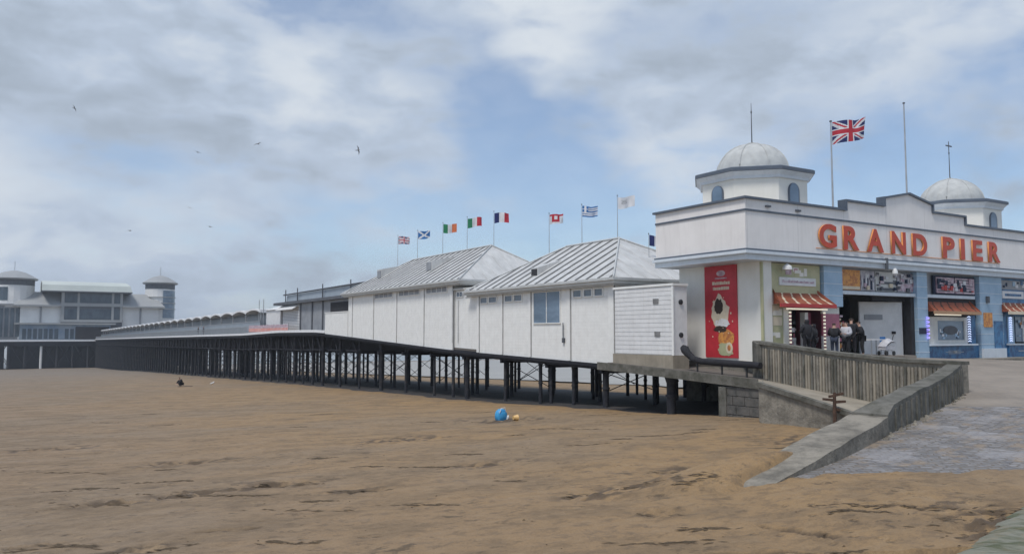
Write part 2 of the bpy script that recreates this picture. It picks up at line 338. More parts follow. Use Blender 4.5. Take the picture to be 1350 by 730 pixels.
def ramp(fac, a, b_, o0=0, o1=1):
    r = t.nodes.new('ShaderNodeMapRange'); r.interpolation_type = 'SMOOTHSTEP'; t.links.new(fac, r.inputs[0])
    for i, v in zip((1, 2, 3, 4), (a, b_, o0, o1)): r.inputs[i].default_value = v
    return r.outputs[0]
def mixc(fac, A, B):
    m = t.nodes.new('ShaderNodeMix'); m.data_type = 'RGBA'
    if hasattr(fac, 'links'): t.links.new(fac, m.inputs[0])
    else: m.inputs[0].default_value = fac
    for v, i in ((A, 6), (B, 7)):
        if hasattr(v, 'links'): t.links.new(v, m.inputs[i])
        else: m.inputs[i].default_value = (*v, 1)
    return m.outputs[2]
big = tn(.07, (1, 1.5, 1), 5); mid = tn(.45, (1, 1.5, 1), 7); fine = tn(2.6, (1, 1.4, 1), 8, .7); grit = tn(30, (1, 1, 1), 4, .7)
sx = t.nodes.new('ShaderNodeSeparateXYZ'); t.links.new(g.outputs['Position'], sx.inputs[0])
gold = ramp(sx.outputs['X'], -34, -12)          # dry golden sand blown up by the slipway, greyer silt towards the open beach
c1 = mixc(gold, (.252, .172, .102), (.305, .190, .082))
c1 = mixc(ramp(big, .42, .6, 0, .55), c1, (.215, .160, .104))
c1 = mixc(ramp(mid, .46, .62, 0, .55), c1, (.165, .116, .070))
c1 = mixc(ramp(fine, .50, .62, 0, .5), c1, (.125, .085, .050))
c1 = mixc(ramp(fine, .47, .36, 0, .4), c1, (.32, .225, .13))
c1 = mixc(ramp(grit, .35, .7, 0, .35), c1, (.12, .085, .05))
va = t.nodes.new('ShaderNodeVertexColor'); va.layer_name = 'damp'
clus = ramp(tn(.16, (1, 1.6, 1), 4, .6, (8, 1, 0)), .44, .58, .25, 1)
def mul(a, b_):
    m = t.nodes.new('ShaderNodeMath'); m.operation = 'MULTIPLY'; t.links.new(a, m.inputs[0])
    if hasattr(b_, 'links'): t.links.new(b_, m.inputs[1])
    else: m.inputs[1].default_value = b_
    return m.outputs[0]
dash = mul(ramp(tn(.9, (1, 1.5, 1), 7, .68, (4, 2, 0)), .585, .64, 0, .8), clus)
dash2 = mul(ramp(tn(3.2, (1, 1.6, 1), 6, .7, (9, 2, 0)), .58, .64, 0, .7), clus)
c1 = mixc(dash, c1, (.082, .055, .030)); c1 = mixc(dash2, c1, (.10, .068, .038))
def spots(scale, thr, soft=.5):
    mp = t.nodes.new('ShaderNodeMapping'); mp.inputs['Scale'].default_value = (1, 1.5, 1); mp.inputs['Rotation'].default_value = (0, 0, R(31)); t.links.new(g.outputs['Position'], mp.inputs[0])
    vo = t.nodes.new('ShaderNodeTexVoronoi'); vo.inputs['Scale'].default_value = scale; t.links.new(mp.outputs[0], vo.inputs['Vector'])
    return ramp(vo.outputs['Distance'], thr, thr * soft, 0, 1)
sp1 = mul(spots(1.1, .13), ramp(tn(.3, (1, 1, 1), 4, .6, (3, 3, 0)), .5, .6)); c1 = mixc(mul(sp1, .6), c1, (.09, .06, .035))
c1 = mixc(ramp(va.outputs['Color'], .1, .8, 0, .9), c1, (.075, .050, .029))
c1 = mixc(ramp(sx.outputs['Z'], -3.2, -9.5, 0, .8), c1, (.175, .145, .115))
t.links.new(c1, b.inputs['Base Color'])
t.links.new(ramp(mid, .3, .7, .62, .9), b.inputs['Roughness'])
fp0 = t.nodes.new('ShaderNodeBump'); fp0.inputs['Strength'].default_value = .8; fp0.inputs['Distance'].default_value = .09; fp0.invert = True
t.links.new(mul(spots(2.1, .24, .02), ramp(tn(.22, (1, 1, 1), 4, .6, (6, 3, 0)), .46, .56)), fp0.inputs['Height'])
bu = t.nodes.new('ShaderNodeBump'); bu.inputs['Strength'].default_value = .8; bu.inputs['Distance'].default_value = .06; t.links.new(fine, bu.inputs['Height']); t.links.new(fp0.outputs[0], bu.inputs['Normal'])
bu2 = t.nodes.new('ShaderNodeBump'); bu2.inputs['Strength'].default_value = .5; bu2.inputs['Distance'].default_value = .015; t.links.new(tn(14, (1, 2, 1), 6), bu2.inputs['Height'])
t.links.new(bu.outputs[0], bu2.inputs['Normal']); t.links.new(bu2.outputs[0], b.inputs['Normal'])
MT['sand'] = sm
sand = MB().add(vs_, fs_).build('beach', 'sand', smooth=True); struct(sand)
def damp(x, y):          # freshly turned, darker sand in hollows, ruts and drag marks
    p = Vector((x, y)); w = 0.0
    if (p - Vector((CAM.x, CAM.y))).length > 60: return 0.0
    for tr in tracks:
        if (p - tr[0]).length < 9:
            q = min(seg_dist(p, a, b) for a, b in zip(tr, tr[1:])) + .05 * nv(x, y, 2.5, 4)
            w = max(w, math.exp(-(q / .085) ** 2) * .9)
    for c, a, b in scuffs:
        ux, uy = (x - c.x) / a, (y - c.y) / b; r2 = ux * ux + uy * uy
        if r2 < 5: w = max(w, math.exp(-r2 * .6) * sst(.45 + 2.2 * noise.noise(Vector((x * 1.5, y * 3.6, 7))) + 1.4 * noise.noise(Vector((x * 4, y * 8, 2)))))
    return w
at = sand.data.color_attributes.new('damp', 'FLOAT_COLOR', 'POINT')
buf = []
for v_ in sand.data.vertices:
    w = damp(v_.co.x, v_.co.y); buf += [w, w, w, 1]
at.data.foreach_set('color', buf)

# glistening wet sand film on the far side of the pier
v, f = [], []
for j in range(81):
    for i in range(81):
        x = 24 + (i / 80) ** 1.6 * 500 + 3 * nv(0, j, .5, 61) * (1 - i / 80); y = 14 + (j / 80) ** 1.4 * 340
        v.append((x, y, sandz(x, y) + .12 + .02 * nv(x, y, .1, 7)))
for j in range(80):
    for i in range(80): k = j * 81 + i; f.append((k, k + 1, k + 82, k + 81))
MT['wet'] = mat('wet_film', (.34, .30, .25), (.27, .235, .19), scale=(.3, 1, 1), ns=.2, rough=.34, spec=.5, bump=.15, bscale=1.0)
struct(MB().add(v, f).build('wet_sand', 'wet', smooth=True))
# sea
sea_m = mat('sea_water', (.20, .20, .18), (.26, .26, .25), scale=(1, .3, 1), ns=.05, rough=.25, bump=.6, bscale=2.0); MT['sea'] = sea_m
sea = MB().add([(-9000, 200, -13.7), (9000, 200, -13.7), (9000, 14000, -13.7), (-9000, 14000, -13.7)], [(0, 1, 2, 3)]).build('sea', 'sea'); struct(sea)

# ------------------------------------------------------------------ forecourt and slipway
WB = [(3.2, 14.0), (5.1, 16.1), (7.2, 18.1), (10.04, 21.4), (13.4, 25.3), (15.75, 28.3)]      # road face of the slipway wall
P1, P2 = (11.15, 36.6), (15.75, 28.3)
def xwall(Y):
    if Y <= 28.3: return lerp_tab([(b, a) for a, b in WB], Y)
    return lerp_tab([(28.3, 15.75), (36.6, 11.15), (60, 11.15)], Y)
def roadz(X, Y):
    p = V(X, Y); a = -3.0 + .075 * Y; c = -.1 - .032 * (max(p.x, 10) - 13); c = max(c, -.55)
    h = max(0, .5 - abs(a - c)); return min(a, c) - h * h * .5
def sheet(Y0, Y1, dy, xl, xr, off, nx=60):
    v, f = [], []; n = int((Y1 - Y0) / dy) + 1
    for j in range(n):
        Y = Y0 + dy * j; a, c = xl(Y), xr(Y)
        for i in range(nx + 1):
            X = a + (c - a) * (i / nx); p = V(X, Y); v.append((p.x, p.y, roadz(X, Y) + off + .012 * nv(p.x, p.y, .8, 3)))
    for j in range(n - 1):
        for i in range(nx):
            k = j * (nx + 1) + i; f.append((k, k + 1, k + nx + 2, k + nx + 1))
    return MB().add(v, f)
MT['road'] = mat('forecourt_concrete', (.27, .235, .20), (.20, .175, .15), ns=.6, rough=.9, bump=.3, bscale=5, streak=((.36, .29, .21), .5))
struct(sheet(24.5, 62, .5, lambda Y: xwall(Y) + (-.1 if Y < 28 else .2), lambda Y: 75, 0).build('forecourt', 'road', smooth=True))
# stone setts of the slipway
cm = bpy.data.materials.new('stone_setts'); cm.use_nodes = True; t = cm.node_tree; b = t.nodes['Principled BSDF']; g = t.nodes.new('ShaderNodeNewGeometry')
mp = t.nodes.new('ShaderNodeMapping'); mp.inputs['Rotation'].default_value = (0, 0, R(31.6)); t.links.new(g.outputs['Position'], mp.inputs[0])
bk = t.nodes.new('ShaderNodeTexBrick')
wn_ = t.nodes.new('ShaderNodeTexNoise'); wn_.inputs['Scale'].default_value = 2.2; wn_.inputs['Detail'].default_value = 3; t.links.new(g.outputs['Position'], wn_.inputs['Vector'])
wm = t.nodes.new('ShaderNodeVectorMath'); wm.operation = 'MULTIPLY_ADD'; t.links.new(wn_.outputs['Color'], wm.inputs[0]); wm.inputs[1].default_value = (.34, .34, 0); t.links.new(mp.outputs[0], wm.inputs[2]); t.links.new(wm.outputs[0], bk.inputs[0]); bk.inputs['Scale'].default_value = 1.0
bk.inputs['Brick Width'].default_value = .30; bk.inputs['Row Height'].default_value = .15; bk.inputs['Mortar Size'].default_value = .022; bk.inputs['Mortar Smooth'].default_value = .3
bk.inputs['Color1'].default_value = (.15, .145, .142, 1); bk.inputs['Color2'].default_value = (.25, .24, .238, 1); bk.inputs['Mortar'].default_value = (.15, .125, .10, 1)
f1 = tn(.9, (1, 2, 1), 7); f2 = tn(4, (1, 1, 1), 6)
c1 = mixc(ramp(f1, .5, .62, 0, .7), bk.outputs['Color'], (.27, .205, .14)); c1 = mixc(ramp(f2, .5, .62, 0, .5), c1, (.09, .09, .10)); c1 = mixc(ramp(tn(.8, (1, 1, 1), 5, .6, (5, 5, 0)), .5, .62, 0, .45), c1, (.34, .33, .34))
t.links.new(c1, b.inputs['Base Color']); b.inputs['Roughness'].default_value = .65
bu = t.nodes.new('ShaderNodeBump'); bu.inputs['Strength'].default_value = .8; bu.inputs['Distance'].default_value = .03; bu.invert = True; t.links.new(bk.outputs['Fac'], bu.inputs['Height'])
t.links.new(bu.outputs[0], b.inputs['Normal']); MT['setts'] = cm
slip = sheet(16.3, 25.6, .2, lambda Y: xwall(Y) - .1, lambda Y: 60, .012, 90)
struct(slip.build('slipway', 'setts', smooth=True))
# raised concrete strip with weed in the near right corner
sp = MB(); v, f = [], []
c0, c1_, wdt = V(5.3, 10.2), V(8.1, 13.3), 3.2
dirr = (c1_ - c0).normalized(); nr = Vector((dirr.y, -dirr.x, 0))
nI, nJ = 60, 26
for j in range(nJ + 1):
    for i in range(nI + 1):
        p = c0 - dirr * 5 + dirr * (12 * i / nI) + nr * (wdt * j / nJ)
        ed = 1 - math.exp(-((j / nJ * wdt) / .35)); zz = sandz(p.x, p.y) + .12 + .22 * ed + .05 * noise.turbulence(Vector((p.x * 2, p.y * 2, 1)), 4, False) - .02
        v.append((p.x, p.y, zz))
for j in range(nJ):
    for i in range(nI):
        k = j * (nI + 1) + i; f.append((k, k + 1, k + nI + 2, k + nI + 1))
struct(MB().add(v, f).build('weedy_path', 'green', smooth=True))

# ------------------------------------------------------------------ sea wall under the entrance, abutment
o = thing('sea_wall', 'solid concrete sea wall carrying the entrance building above the beach', 'sea wall', (1.5, -1, -4))
m = MB(); m.box(1.5, 90, -1.0, .5, -6, -.72); m.box(9, 90, .5, 13.5, -6, -.72); m.build('wall', 'concd', o)
m = MB(); m.box(1.42, 90, -1.1, 8.2, -.72, -.25); m.build('coping', 'conc', o)
o = thing('abutment', 'dark block masonry abutment under the landward end of the pier deck', 'abutment', (0, -1, -3))
m = MB()
for k in range(5):
    z0 = -3.3 + k * .42; off = random.uniform(-.02, .02)
    xs = [-1.25, -.2, .55, 1.45] if k % 2 else [-1.25, -.6, .3, 1.45]
    for a, c in zip(xs, xs[1:]): m.box(a + .01, c - .01, -1.75 + random.uniform(0, .03), .5, z0, z0 + .40)
    ys = [-1.75, -.9, -.2, .55] if k % 2 else [-1.75, -1.2, -.4, .55]
    for a, c in zip(ys, ys[1:]): m.box(-1.27 - random.uniform(0, .04), -1.1, a + .01, c - .01, z0 + .003, z0 + .397)
m.build('block_wall', 'stone', o)
m = MB(); m.box(-1.36, -1.29, .15, .6, -3.3, -1.25); m.build('pier_cap', 'concd', o)

# apron, retaining wall and fluted parapet
Ad = (Vector(P2) - Vector(P1)); Al = Ad.length; Ad.normalize()
def Apt(k, off=0): q = Vector(P1) + Ad * Al * k + Vector((Ad.y, -Ad.x)) * off; return q           # off > 0 = beach side
o = thing('promenade_parapet', 'weathered grey fluted concrete parapet between the forecourt and the beach', 'wall', V(*P1, 0))
def topA(k): return lerp_tab([(0, .78), (.2, .60), (.45, .36), (.75, .18), (1, .14)], k)
def botA(k): return lerp_tab([(0, -.95), (1, -1.95)], k)
m = MB(); NK = 64
for i in range(NK):
    k0, k1 = i / NK, (i + 1) / NK
    a, b_ = Apt(k0), Apt(k1); c, d = Apt(k1, -.36), Apt(k0, -.36)
    m.hexa([V(*a, botA(k0)), V(*b_, botA(k1)), V(*c, botA(k1)), V(*d, botA(k0))], [V(*a, topA(k0)), V(*b_, topA(k1)), V(*c, topA(k1)), V(*d, topA(k0))])
    # projecting flute
    ka, kb = k0 + .18 / NK, k0 + .72 / NK; dd = random.uniform(.035, .07)
    a, b_ = Apt(ka, dd), Apt(kb, dd); c, d = Apt(kb, -.01), Apt(ka, -.01); sh = random.uniform(0, .05)
    m.hexa([V(*a, botA(ka)), V(*b_, botA(kb)), V(*c, botA(kb)), V(*d, botA(ka))], [V(*a, topA(ka) - .16 - sh), V(*b_, topA(kb) - .16 - sh), V(*c, topA(kb) - .16 - sh), V(*d, topA(ka) - .16 - sh)], random.choice((0, 0, 1, 2)))
m.build('fluted_face', ['conc', 'concl', 'concd'], o)
m = MB()
for i in range(16):
    k0, k1 = i / 16 - (.002 if i == 0 else 0), (i + 1) / 16
    a, b_, c, d = Apt(k0, .1), Apt(k1, .1), Apt(k1, -.45), Apt(k0, -.45)
    m.hexa([V(*a, topA(k0) - .02), V(*b_, topA(k1) - .02), V(*c, topA(k1) - .02), V(*d, topA(k0) - .02)], [V(*a, topA(k0) + .1), V(*b_, topA(k1) + .1), V(*c, topA(k1) + .1), V(*d, topA(k0) + .1)])
m.build('coping', 'concd', o)
# end pier of the parapet at the building
m = MB(); a = Vector(P1); m.hexa([V(a.x - .12, a.y - .2, -1.3), V(a.x + .42, a.y - .2, -1.3), V(a.x + .42, a.y + .5, -1.3), V(a.x - .12, a.y + .5, -1.3)], [V(a.x - .12, a.y - .2, .8), V(a.x + .42, a.y - .2, .8), V(a.x + .42, a.y + .5, .9), V(a.x - .12, a.y + .5, .9)]); m.build('end_post', 'concd', o, bevel=.04)

o = thing('apron', 'pale sloping concrete apron and retaining wall dropping to the sand', 'retaining wall', V(10, 32, -2.3))
Rt = [((9.75, 32.0), -.72, -2.9), ((10.6, 30.4), -1.05, -3.0), ((11.4, 29.0), -1.36, -3.0), ((12.3, 27.4), -1.72, -2.9), ((13.0, 25.9), -1.98, -2.8)]
m = MB()
for i in range(len(Rt) - 1):
    (p, z, zb), (q, z2, zb2) = Rt[i], Rt[i + 1]; k0, k1 = i / 4, (i + 1) / 4
    a, b_ = Apt(k0, .02), Apt(k1, .02)
    m.add([V(*p, z), V(*q, z2), V(*b_, botA(k1) + .14), V(*a, botA(k0) + .14)], [(0, 1, 2, 3)])
m.build('sloping_slab', 'concl', o)
m = MB()
for i in range(len(Rt) - 1):
    (p, z, zb), (q, z2, zb2) = Rt[i], Rt[i + 1]
    m.hexa([V(p[0], p[1], zb), V(q[0], q[1], zb2), V(q[0] + .25, q[1] + .1, zb2), V(p[0] + .25, p[1] + .1, zb)], [V(p[0], p[1], z - .02), V(q[0], q[1], z2 - .02), V(q[0] + .25, q[1] + .1, z2 - .02), V(p[0] + .25, p[1] + .1, z - .02)])
a = Apt(0, .02); m.hexa([V(9.75, 32, -3), V(9.99, 32.05, -3), V(a.x + .2, a.y, -3), V(a.x, a.y, -3)], [V(9.75, 32, -.74), V(9.99, 32.05, -.74), V(a.x + .2, a.y, -.84), V(a.x, a.y, -.84)])
m.build('retaining_face', 'conc', o)
m = MB()
for i in range(len(Rt) - 1):
    (p, z, zb), (q, z2, zb2) = Rt[i], Rt[i + 1]
    m.hexa([V(p[0] - .1, p[1] - .05, z - .14), V(q[0] - .1, q[1] - .05, z2 - .14), V(q[0] + .1, q[1] + .02, z2 - .14), V(p[0] + .1, p[1] + .02, z - .14)], [V(p[0] - .1, p[1] - .05, z + .03), V(q[0] - .1, q[1] - .05, z2 + .03), V(q[0] + .1, q[1] + .02, z2 + .03), V(p[0] + .1, p[1] + .02, z + .03)])
m.build('lip', 'concd', o)

# slipway wall
o = thing('slipway_wall', 'thick dark concrete wall sloping down beside the cobbled slipway', 'wall', V(10, 21.4, -1.4))
Wp = [((4.55, 15.6), -1.97, 1.0), ((5.1, 16.1), -1.80, 1.0), ((6.1, 17.05), -1.58, 1.0), ((7.2, 18.1), -1.34, 1.0), ((8.6, 19.7), -1.13, 1.0), ((9.75, 21.05), -.96, .95)]
Wq = [((9.75, 21.05), -.9, .9), ((10.15, 21.55), -.66, .6), ((11.5, 23.1), -.45, .55), ((13.4, 25.3), -.23, .5), ((14.7, 26.9), -.02, .48), ((15.85, 28.45), .14, .45)]
def wallstrip(Q, mi=0):
    m = MB(); n = 6
    for (p, z, w), (q, z2, w2) in zip(Q, Q[1:]):
        d = (Vector(q) - Vector(p)).normalized(); nn = Vector((-d.y, d.x))
        for i in range(n):
            k0, k1 = i / n, (i + 1) / n
            a = Vector(p).lerp(Vector(q), k0); b_ = Vector(p).lerp(Vector(q), k1); za, zb = z + (z2 - z) * k0, z + (z2 - z) * k1; wa_, wb = w + (w2 - w) * k0, w + (w2 - w) * k1
            za += .03 * nv(a.x, a.y, 1.3, 8); zb += .03 * nv(b_.x, b_.y, 1.3, 8)
            c, dd = b_ + nn * wb, a + nn * wa_
            m.hexa([V(*a, -3.6), V(*b_, -3.6), V(*c, -3.6), V(*dd, -3.6)], [V(*a, za), V(*b_, zb), V(*c, zb + .02), V(*dd, za + .02)])
    return m
wallstrip(Wp).build('low_wall', 'conc', o); wallstrip(Wq).build('high_wall', 'concd', o)
m = MB()
for (p, z, w), (q, z2, w2) in zip(Wq[1:], Wq[2:]):
    d = (Vector(q) - Vector(p)).normalized(); nn = Vector((-d.y, d.x)); L_ = (Vector(q) - Vector(p)).length; n = max(2, int(L_ / .42))
    for i in range(n):
        a = Vector(p).lerp(Vector(q), (i + .1) / n); b_ = Vector(p).lerp(Vector(q), (i + .55) / n); zt = z + (z2 - z) * (i + .3) / n - .12
        a2, b2 = a - nn * .035, b_ - nn * .035
        m.hexa([V(*a2, -3.2), V(*b2, -3.2), V(*b_, -3.2), V(*a, -3.2)], [V(*a2, zt), V(*b2, zt), V(*b_, zt), V(*a, zt)])
m.build('rib', 'concd', o)
# rubble along the foot of the wall
m = MB()
for k in range(60):
    u_ = random.random(); Y = 20.5 + u_ * 8; X = xwall(Y) + abs(random.gauss(.05, .12)); z = roadz(X, Y); r = random.uniform(.03, .1); p = V(X, Y, z)
    m.hexa([p + Vector((math.cos(a) * r * random.uniform(.7, 1.2), math.sin(a) * r * random.uniform(.7, 1.2), -.02)) for a in (0, 1.1, 2.3, 3.6, 5)], [p + Vector((math.cos(a) * r * .6, math.sin(a) * r * .6, r * random.uniform(.4, .9))) for a in (0, 1.1, 2.3, 3.6, 5)])
tag(m.build('rubble', 'conc'), 'loose stones and sand along the foot of the slipway wall', 'rubble', kind='stuff')

# marker post with boards
def sz(X, Y): p = V(X, Y); return sand_h(p.x, p.y, True)
px_, py_ = 11.65, 29.55
zb = -2.35
o = thing('marker_post', 'short rusty post with crooked boards standing before the apron', 'post', V(px_ - .3, py_ - 1, zb))
c = V(px_ - .3, py_ - 1, zb)
MB().tube([c + Vector((0, 0, -.4)), c + Vector((.0, 0, .9)), c + Vector((.02, 0, 1.5))], [.075, .065, .05]).build('post', 'rusty', o)
for k, (az, zz, le) in enumerate([(2.9, 1.22, .42), (-.2, .92, .42), (.15, 1.16, .40), (3.3, 1.38, .2), (.35, 1.4, .34)]):
    p = c + Vector((0, 0, zz)); d = Vector((.8514 * math.cos(az), -.5246 * math.cos(az), math.sin(az) * .6)); q = p + d * le; up = Vector((0, 0, .05)); sdv = Vector((.02, .03, 0))
    MB().hexa([p - up - sdv, q - up - sdv, q - up + sdv, p - up + sdv], [p + up - sdv, q + up * .6 - sdv, q + up * .6 + sdv, p + up + sdv]).build('board', 'rusty', o)
dr = V(13.0, 27.8, -2.32)
ob = MB().tube([dr + Vector((-.55, .2, .06)), dr + Vector((0, 0, .12)), dr + Vector((.3, -.05, .05)), dr + Vector((.42, -.1, .22))], [.05, .07, .06, .03]).build('driftwood', 'rusty')
tag(ob, 'dark piece of driftwood on sand beside the slipway wall', 'driftwood'); rehome(ob, dr)

# ------------------------------------------------------------------ pier substructure
PW = 13.0
pier = thing('pier', 'long dark iron pier on many piles running out across the beach to the sea', 'pier', (0, 0, -.9))
ss = [-1.8 + .0] + [x for x in range(0, 372, 3)] + [371]
def sweep(y0, y1, x0, x1, lo, hi, step=3.0):
    m = MB(); y = y0; P = []
    while y < y1 - .01: P.append(y); y += step
    P.append(y1); v, f = [], []
    for y in P: v += [(x0, y, lo(y)), (x1, y, lo(y)), (x1, y, hi(y)), (x0, y, hi(y))]
    for i in range(len(P) - 1):
        for k in range(4): f.append((i * 4 + k, i * 4 + (k + 1) % 4, i * 4 + 4 + (k + 1) % 4, i * 4 + 4 + k))
    f += [(3, 2, 1, 0), tuple(len(v) - 4 + k for k in range(4))]
    return m.add(v, f)
gd = lambda y: .42 + 1.75 * sst((y - 24) / 48)            # girder depth
sweep(9.0, 371, .06, PW, lambda y: zdeck(y) - .16, lambda y: zdeck(y)).build('deck', 'deck', pier)
sweep(-1.8, 9.0, -1.25, 1.4, lambda y: zdeck(y) - .16, lambda y: zdeck(y)).build('deck', 'deck', pier)
sweep(1.0, 9.0, 1.4, PW, lambda y: -.45, lambda y: -.28).build('deck', 'deck', pier)
sweep(-1.9, 9.8, -1.36, -1.25, lambda y: zdeck(y) - .44, lambda y: zdeck(y) - .02).build('edge_beam', 'concd', pier)
for x in (.05, 4.2, 8.5, PW - .3):
    sweep(9.8, 371, x, x + .22, lambda y: zdeck(y) - .16 - (gd(y) if x > 1 else .42), lambda y: zdeck(y) - .16).build('girder', 'iron', pier)
sweep(9.8, 371, -.12, .04, lambda y: zdeck(y) - .42, lambda y: zdeck(y) - .22).build('flange', 'iron', pier)
sweep(60.7, 362, -.2, -.02, lambda y: zdeck(y) - .14, lambda y: zdeck(y) + .16).build('deck_edge', 'edge', pier)
sweep(60.7, 362, PW + .02, PW + .2, lambda y: zdeck(y) - .14, lambda y: zdeck(y) + .16).build('deck_edge', 'edge', pier)
stuff = MB(); sb = MB(); npile = 0; stuff2 = []
def pile_mesh(m, x, y, r, zt):
    zb = sandz(x, y) - .6
    m.tube([(x, y, zb), (x, y, zt - .35), (x, y, zt)], [r, r, r * 1.5], 10)
    m.lathe((x, y, 0), [(r * 1.25, zt - (zt - zb) * .42), (r * 1.25, zt - (zt - zb) * .42 + .12)], 10)
y = 11.32; bent = 0; rj = random.Random(3)
while y < 366:
    zt = zdeck(y) - .16 - gd(y) + .05
    yb = y
    for j, x in enumerate((.45, 4.4, 8.6, 12.4)):
        x += rj.uniform(-.25, .25) if j else 0; r = .19 if (bent % 3 == 0 and j == 0) else rj.choice((.11, .13, .15))
        if npile < 86:
            m = MB(); pile_mesh(m, x, y, r, zt if j else zdeck(y) - .5); m.build('pile', 'pile', pier, smooth=True); npile += 1
        else: pile_mesh(stuff, x, y, .17, zt if j else zdeck(y) - .5)
    # crosshead and bracing
    m = MB() if bent < 24 else sb
    m.box(.05, PW - .1, y - .12, y + .12, zt - .28, zt + .02)
    if bent < 24: m.build('crosshead', 'iron', pier)
    m = MB() if bent < 24 else sb
    zb = sandz(0, y) + .9; zt2 = zt - .25
    m.tube([(.45, y + .1, zt2), (4.4, y + .1, zb)], .03, 5); m.tube([(4.4, y + .16, zt2), (.45, y + .16, zb)], .03, 5)
    m.tube([(8.6, y + .1, zt2), (12.4, y + .1, zb)], .03, 5); m.tube([(12.4, y + .16, zt2), (8.6, y + .16, zb)], .03, 5)
    if bent % 2: m.tube([(.45, y, zt2), (.45, y + 5.7, zb + .3)], .03, 5)
    if y > 50:
        zc_ = zdeck(y) - .5
        m.tube([(.3, y, zt - .6), (.3, y + 1.8, zc_)], .06, 5); m.tube([(.3, y + 3.6, zt - .6), (.3, y + 1.8, zc_)], .06, 5); m.tube([(.3, y, zt), (.3, y + 3.6, zt)], .08, 5)
    if bent < 24 and (bent % 2 == 0 or y > 50): m.build('bracing', 'iron', pier)
    y += 5.72 if y < 60 else 3.6; bent += 1
ob = stuff.build('pile', 'pile', pier, smooth=True); ob['kind'] = 'stuff'
ob = sb.build('bracing', 'iron', pier); ob['kind'] = 'stuff'
def shade_sheet(y0, y1, n):  # dark ground sheet: the pier's shade put into its colour
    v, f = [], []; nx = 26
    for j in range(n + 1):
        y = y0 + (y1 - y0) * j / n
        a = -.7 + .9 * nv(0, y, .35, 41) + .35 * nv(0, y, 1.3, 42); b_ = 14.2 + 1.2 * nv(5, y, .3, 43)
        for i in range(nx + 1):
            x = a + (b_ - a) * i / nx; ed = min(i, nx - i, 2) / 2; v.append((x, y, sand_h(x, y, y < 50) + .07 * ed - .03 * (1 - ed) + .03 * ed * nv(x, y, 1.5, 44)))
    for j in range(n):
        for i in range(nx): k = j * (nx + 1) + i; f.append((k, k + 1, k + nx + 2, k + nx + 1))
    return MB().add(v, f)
MT['shade_sheet'] = mat('pier_shade', (.028, .027, .029), (.055, .048, .043), ns=1.2, rough=.75, bump=.5, bscale=6, lo=.45, hi=.7)  # near-black colour standing in for shade beneath the deck
struct(shade_sheet(.6, 330, 420).build('pier_shade_bed', 'shade_sheet', smooth=True))
for x, y, r in ((.5, 14.6, .12), (3.1, 17.9, .13), (6.2, 20.1, .12), (.4, 18.2, .12), (9.6, 15.1, .13), (2.6, 26.0, .12), (7.4, 27.1, .13), (.5, 30.9, .13), (3.4, 33.0, .14), (5.6, 12.6, .12), (11, 22, .13), (10.2, 31.5, .13)):
    m = MB(); pile_mesh(m, x, y, r, zdeck(y) - .5); m.build('pile', 'pile', pier, smooth=True)
# thick trestle tower and stub near the shore
for x, y, r in ((-.6, 4.6, .24),): 
    m = MB(); pile_mesh(m, x, y, r, zdeck(y) - .44); m.build('pile', 'pile', pier, smooth=True)

# rail with rolled rubber at the shore end
o = thing('guard_rail', 'thick black rubber covered rail with a curled end beside the banner wall', 'railing', (-1.2, 0, -.7))
yy = [-1.7, -.9, 0, 1, 1.9, 2.45, 2.85, 3.05, 3.2]
zz = [-.2, -.18, -.16, -.14, -.12, -.02, .24, .44, .54]
rr = [.15, .16, .16, .17, .16, .16, .18, .22, .15]
MB().tube([(-1.1, a, c) for a, c in zip(yy, zz)], rr, 10).build('rail', 'black', o, smooth=True)
for a in (-.9, .6, 2.2):
    MB().tube([(-1.1, a, zdeck(a) - .05), (-1.1, a, -.16)], .05, 8).build('post', 'blackp', o)

# ------------------------------------------------------------------ pier-head shelter near the shore (white cabin)
o = thing('cabin', 'small white boarded cabin with two black vents on a tan concrete base', 'cabin', (-.5, 6, 0))
m = MB(); m.box(-1.0, -.05, 3.95, 8.6, .12, 3.66); 
for k in range(15): m.box(-1.03, -.9, 3.98, 8.58, .16 + k * .232, .16 + k * .232 + .205)
m.build('body', 'siding', o)
MB().box(-1.08, .0, 3.88, 8.7, 3.66, 3.78).build('roof', 'white', o)
MB().box(-1.06, -1.0, 3.89, 4.02, .12, 3.66).build('corner_strip', 'white', o)
for z in (2.83, 1.15):
    m = MB(); m.lathe((0, 0, 0), [(.13, 0), (.13, .06), (.09, .09)], 14)
    for v in m.v: v.xyz = (-.5 + v.x, 3.95 - v.z, z + v.y)
    m.build('vent', 'dark', o)
for (ya, za) in ((5.2, 2.9), (5.1, 1.2)): MB().box(-1.07, -1.0, ya - .2, ya + .2, za - .13, za + .13).build('vent_plate', 'vent', o)
m = MB().hexa([(-1.1, 3.9, -.6), (0, 3.9, -.6), (0, 8.7, -.4), (-1.1, 8.7, -.4)], [(-1.1, 3.9, .12), (0, 3.9, .12), (0, 8.7, .12), (-1.1, 8.7, .12)]); m.build('base', 'concl', o)

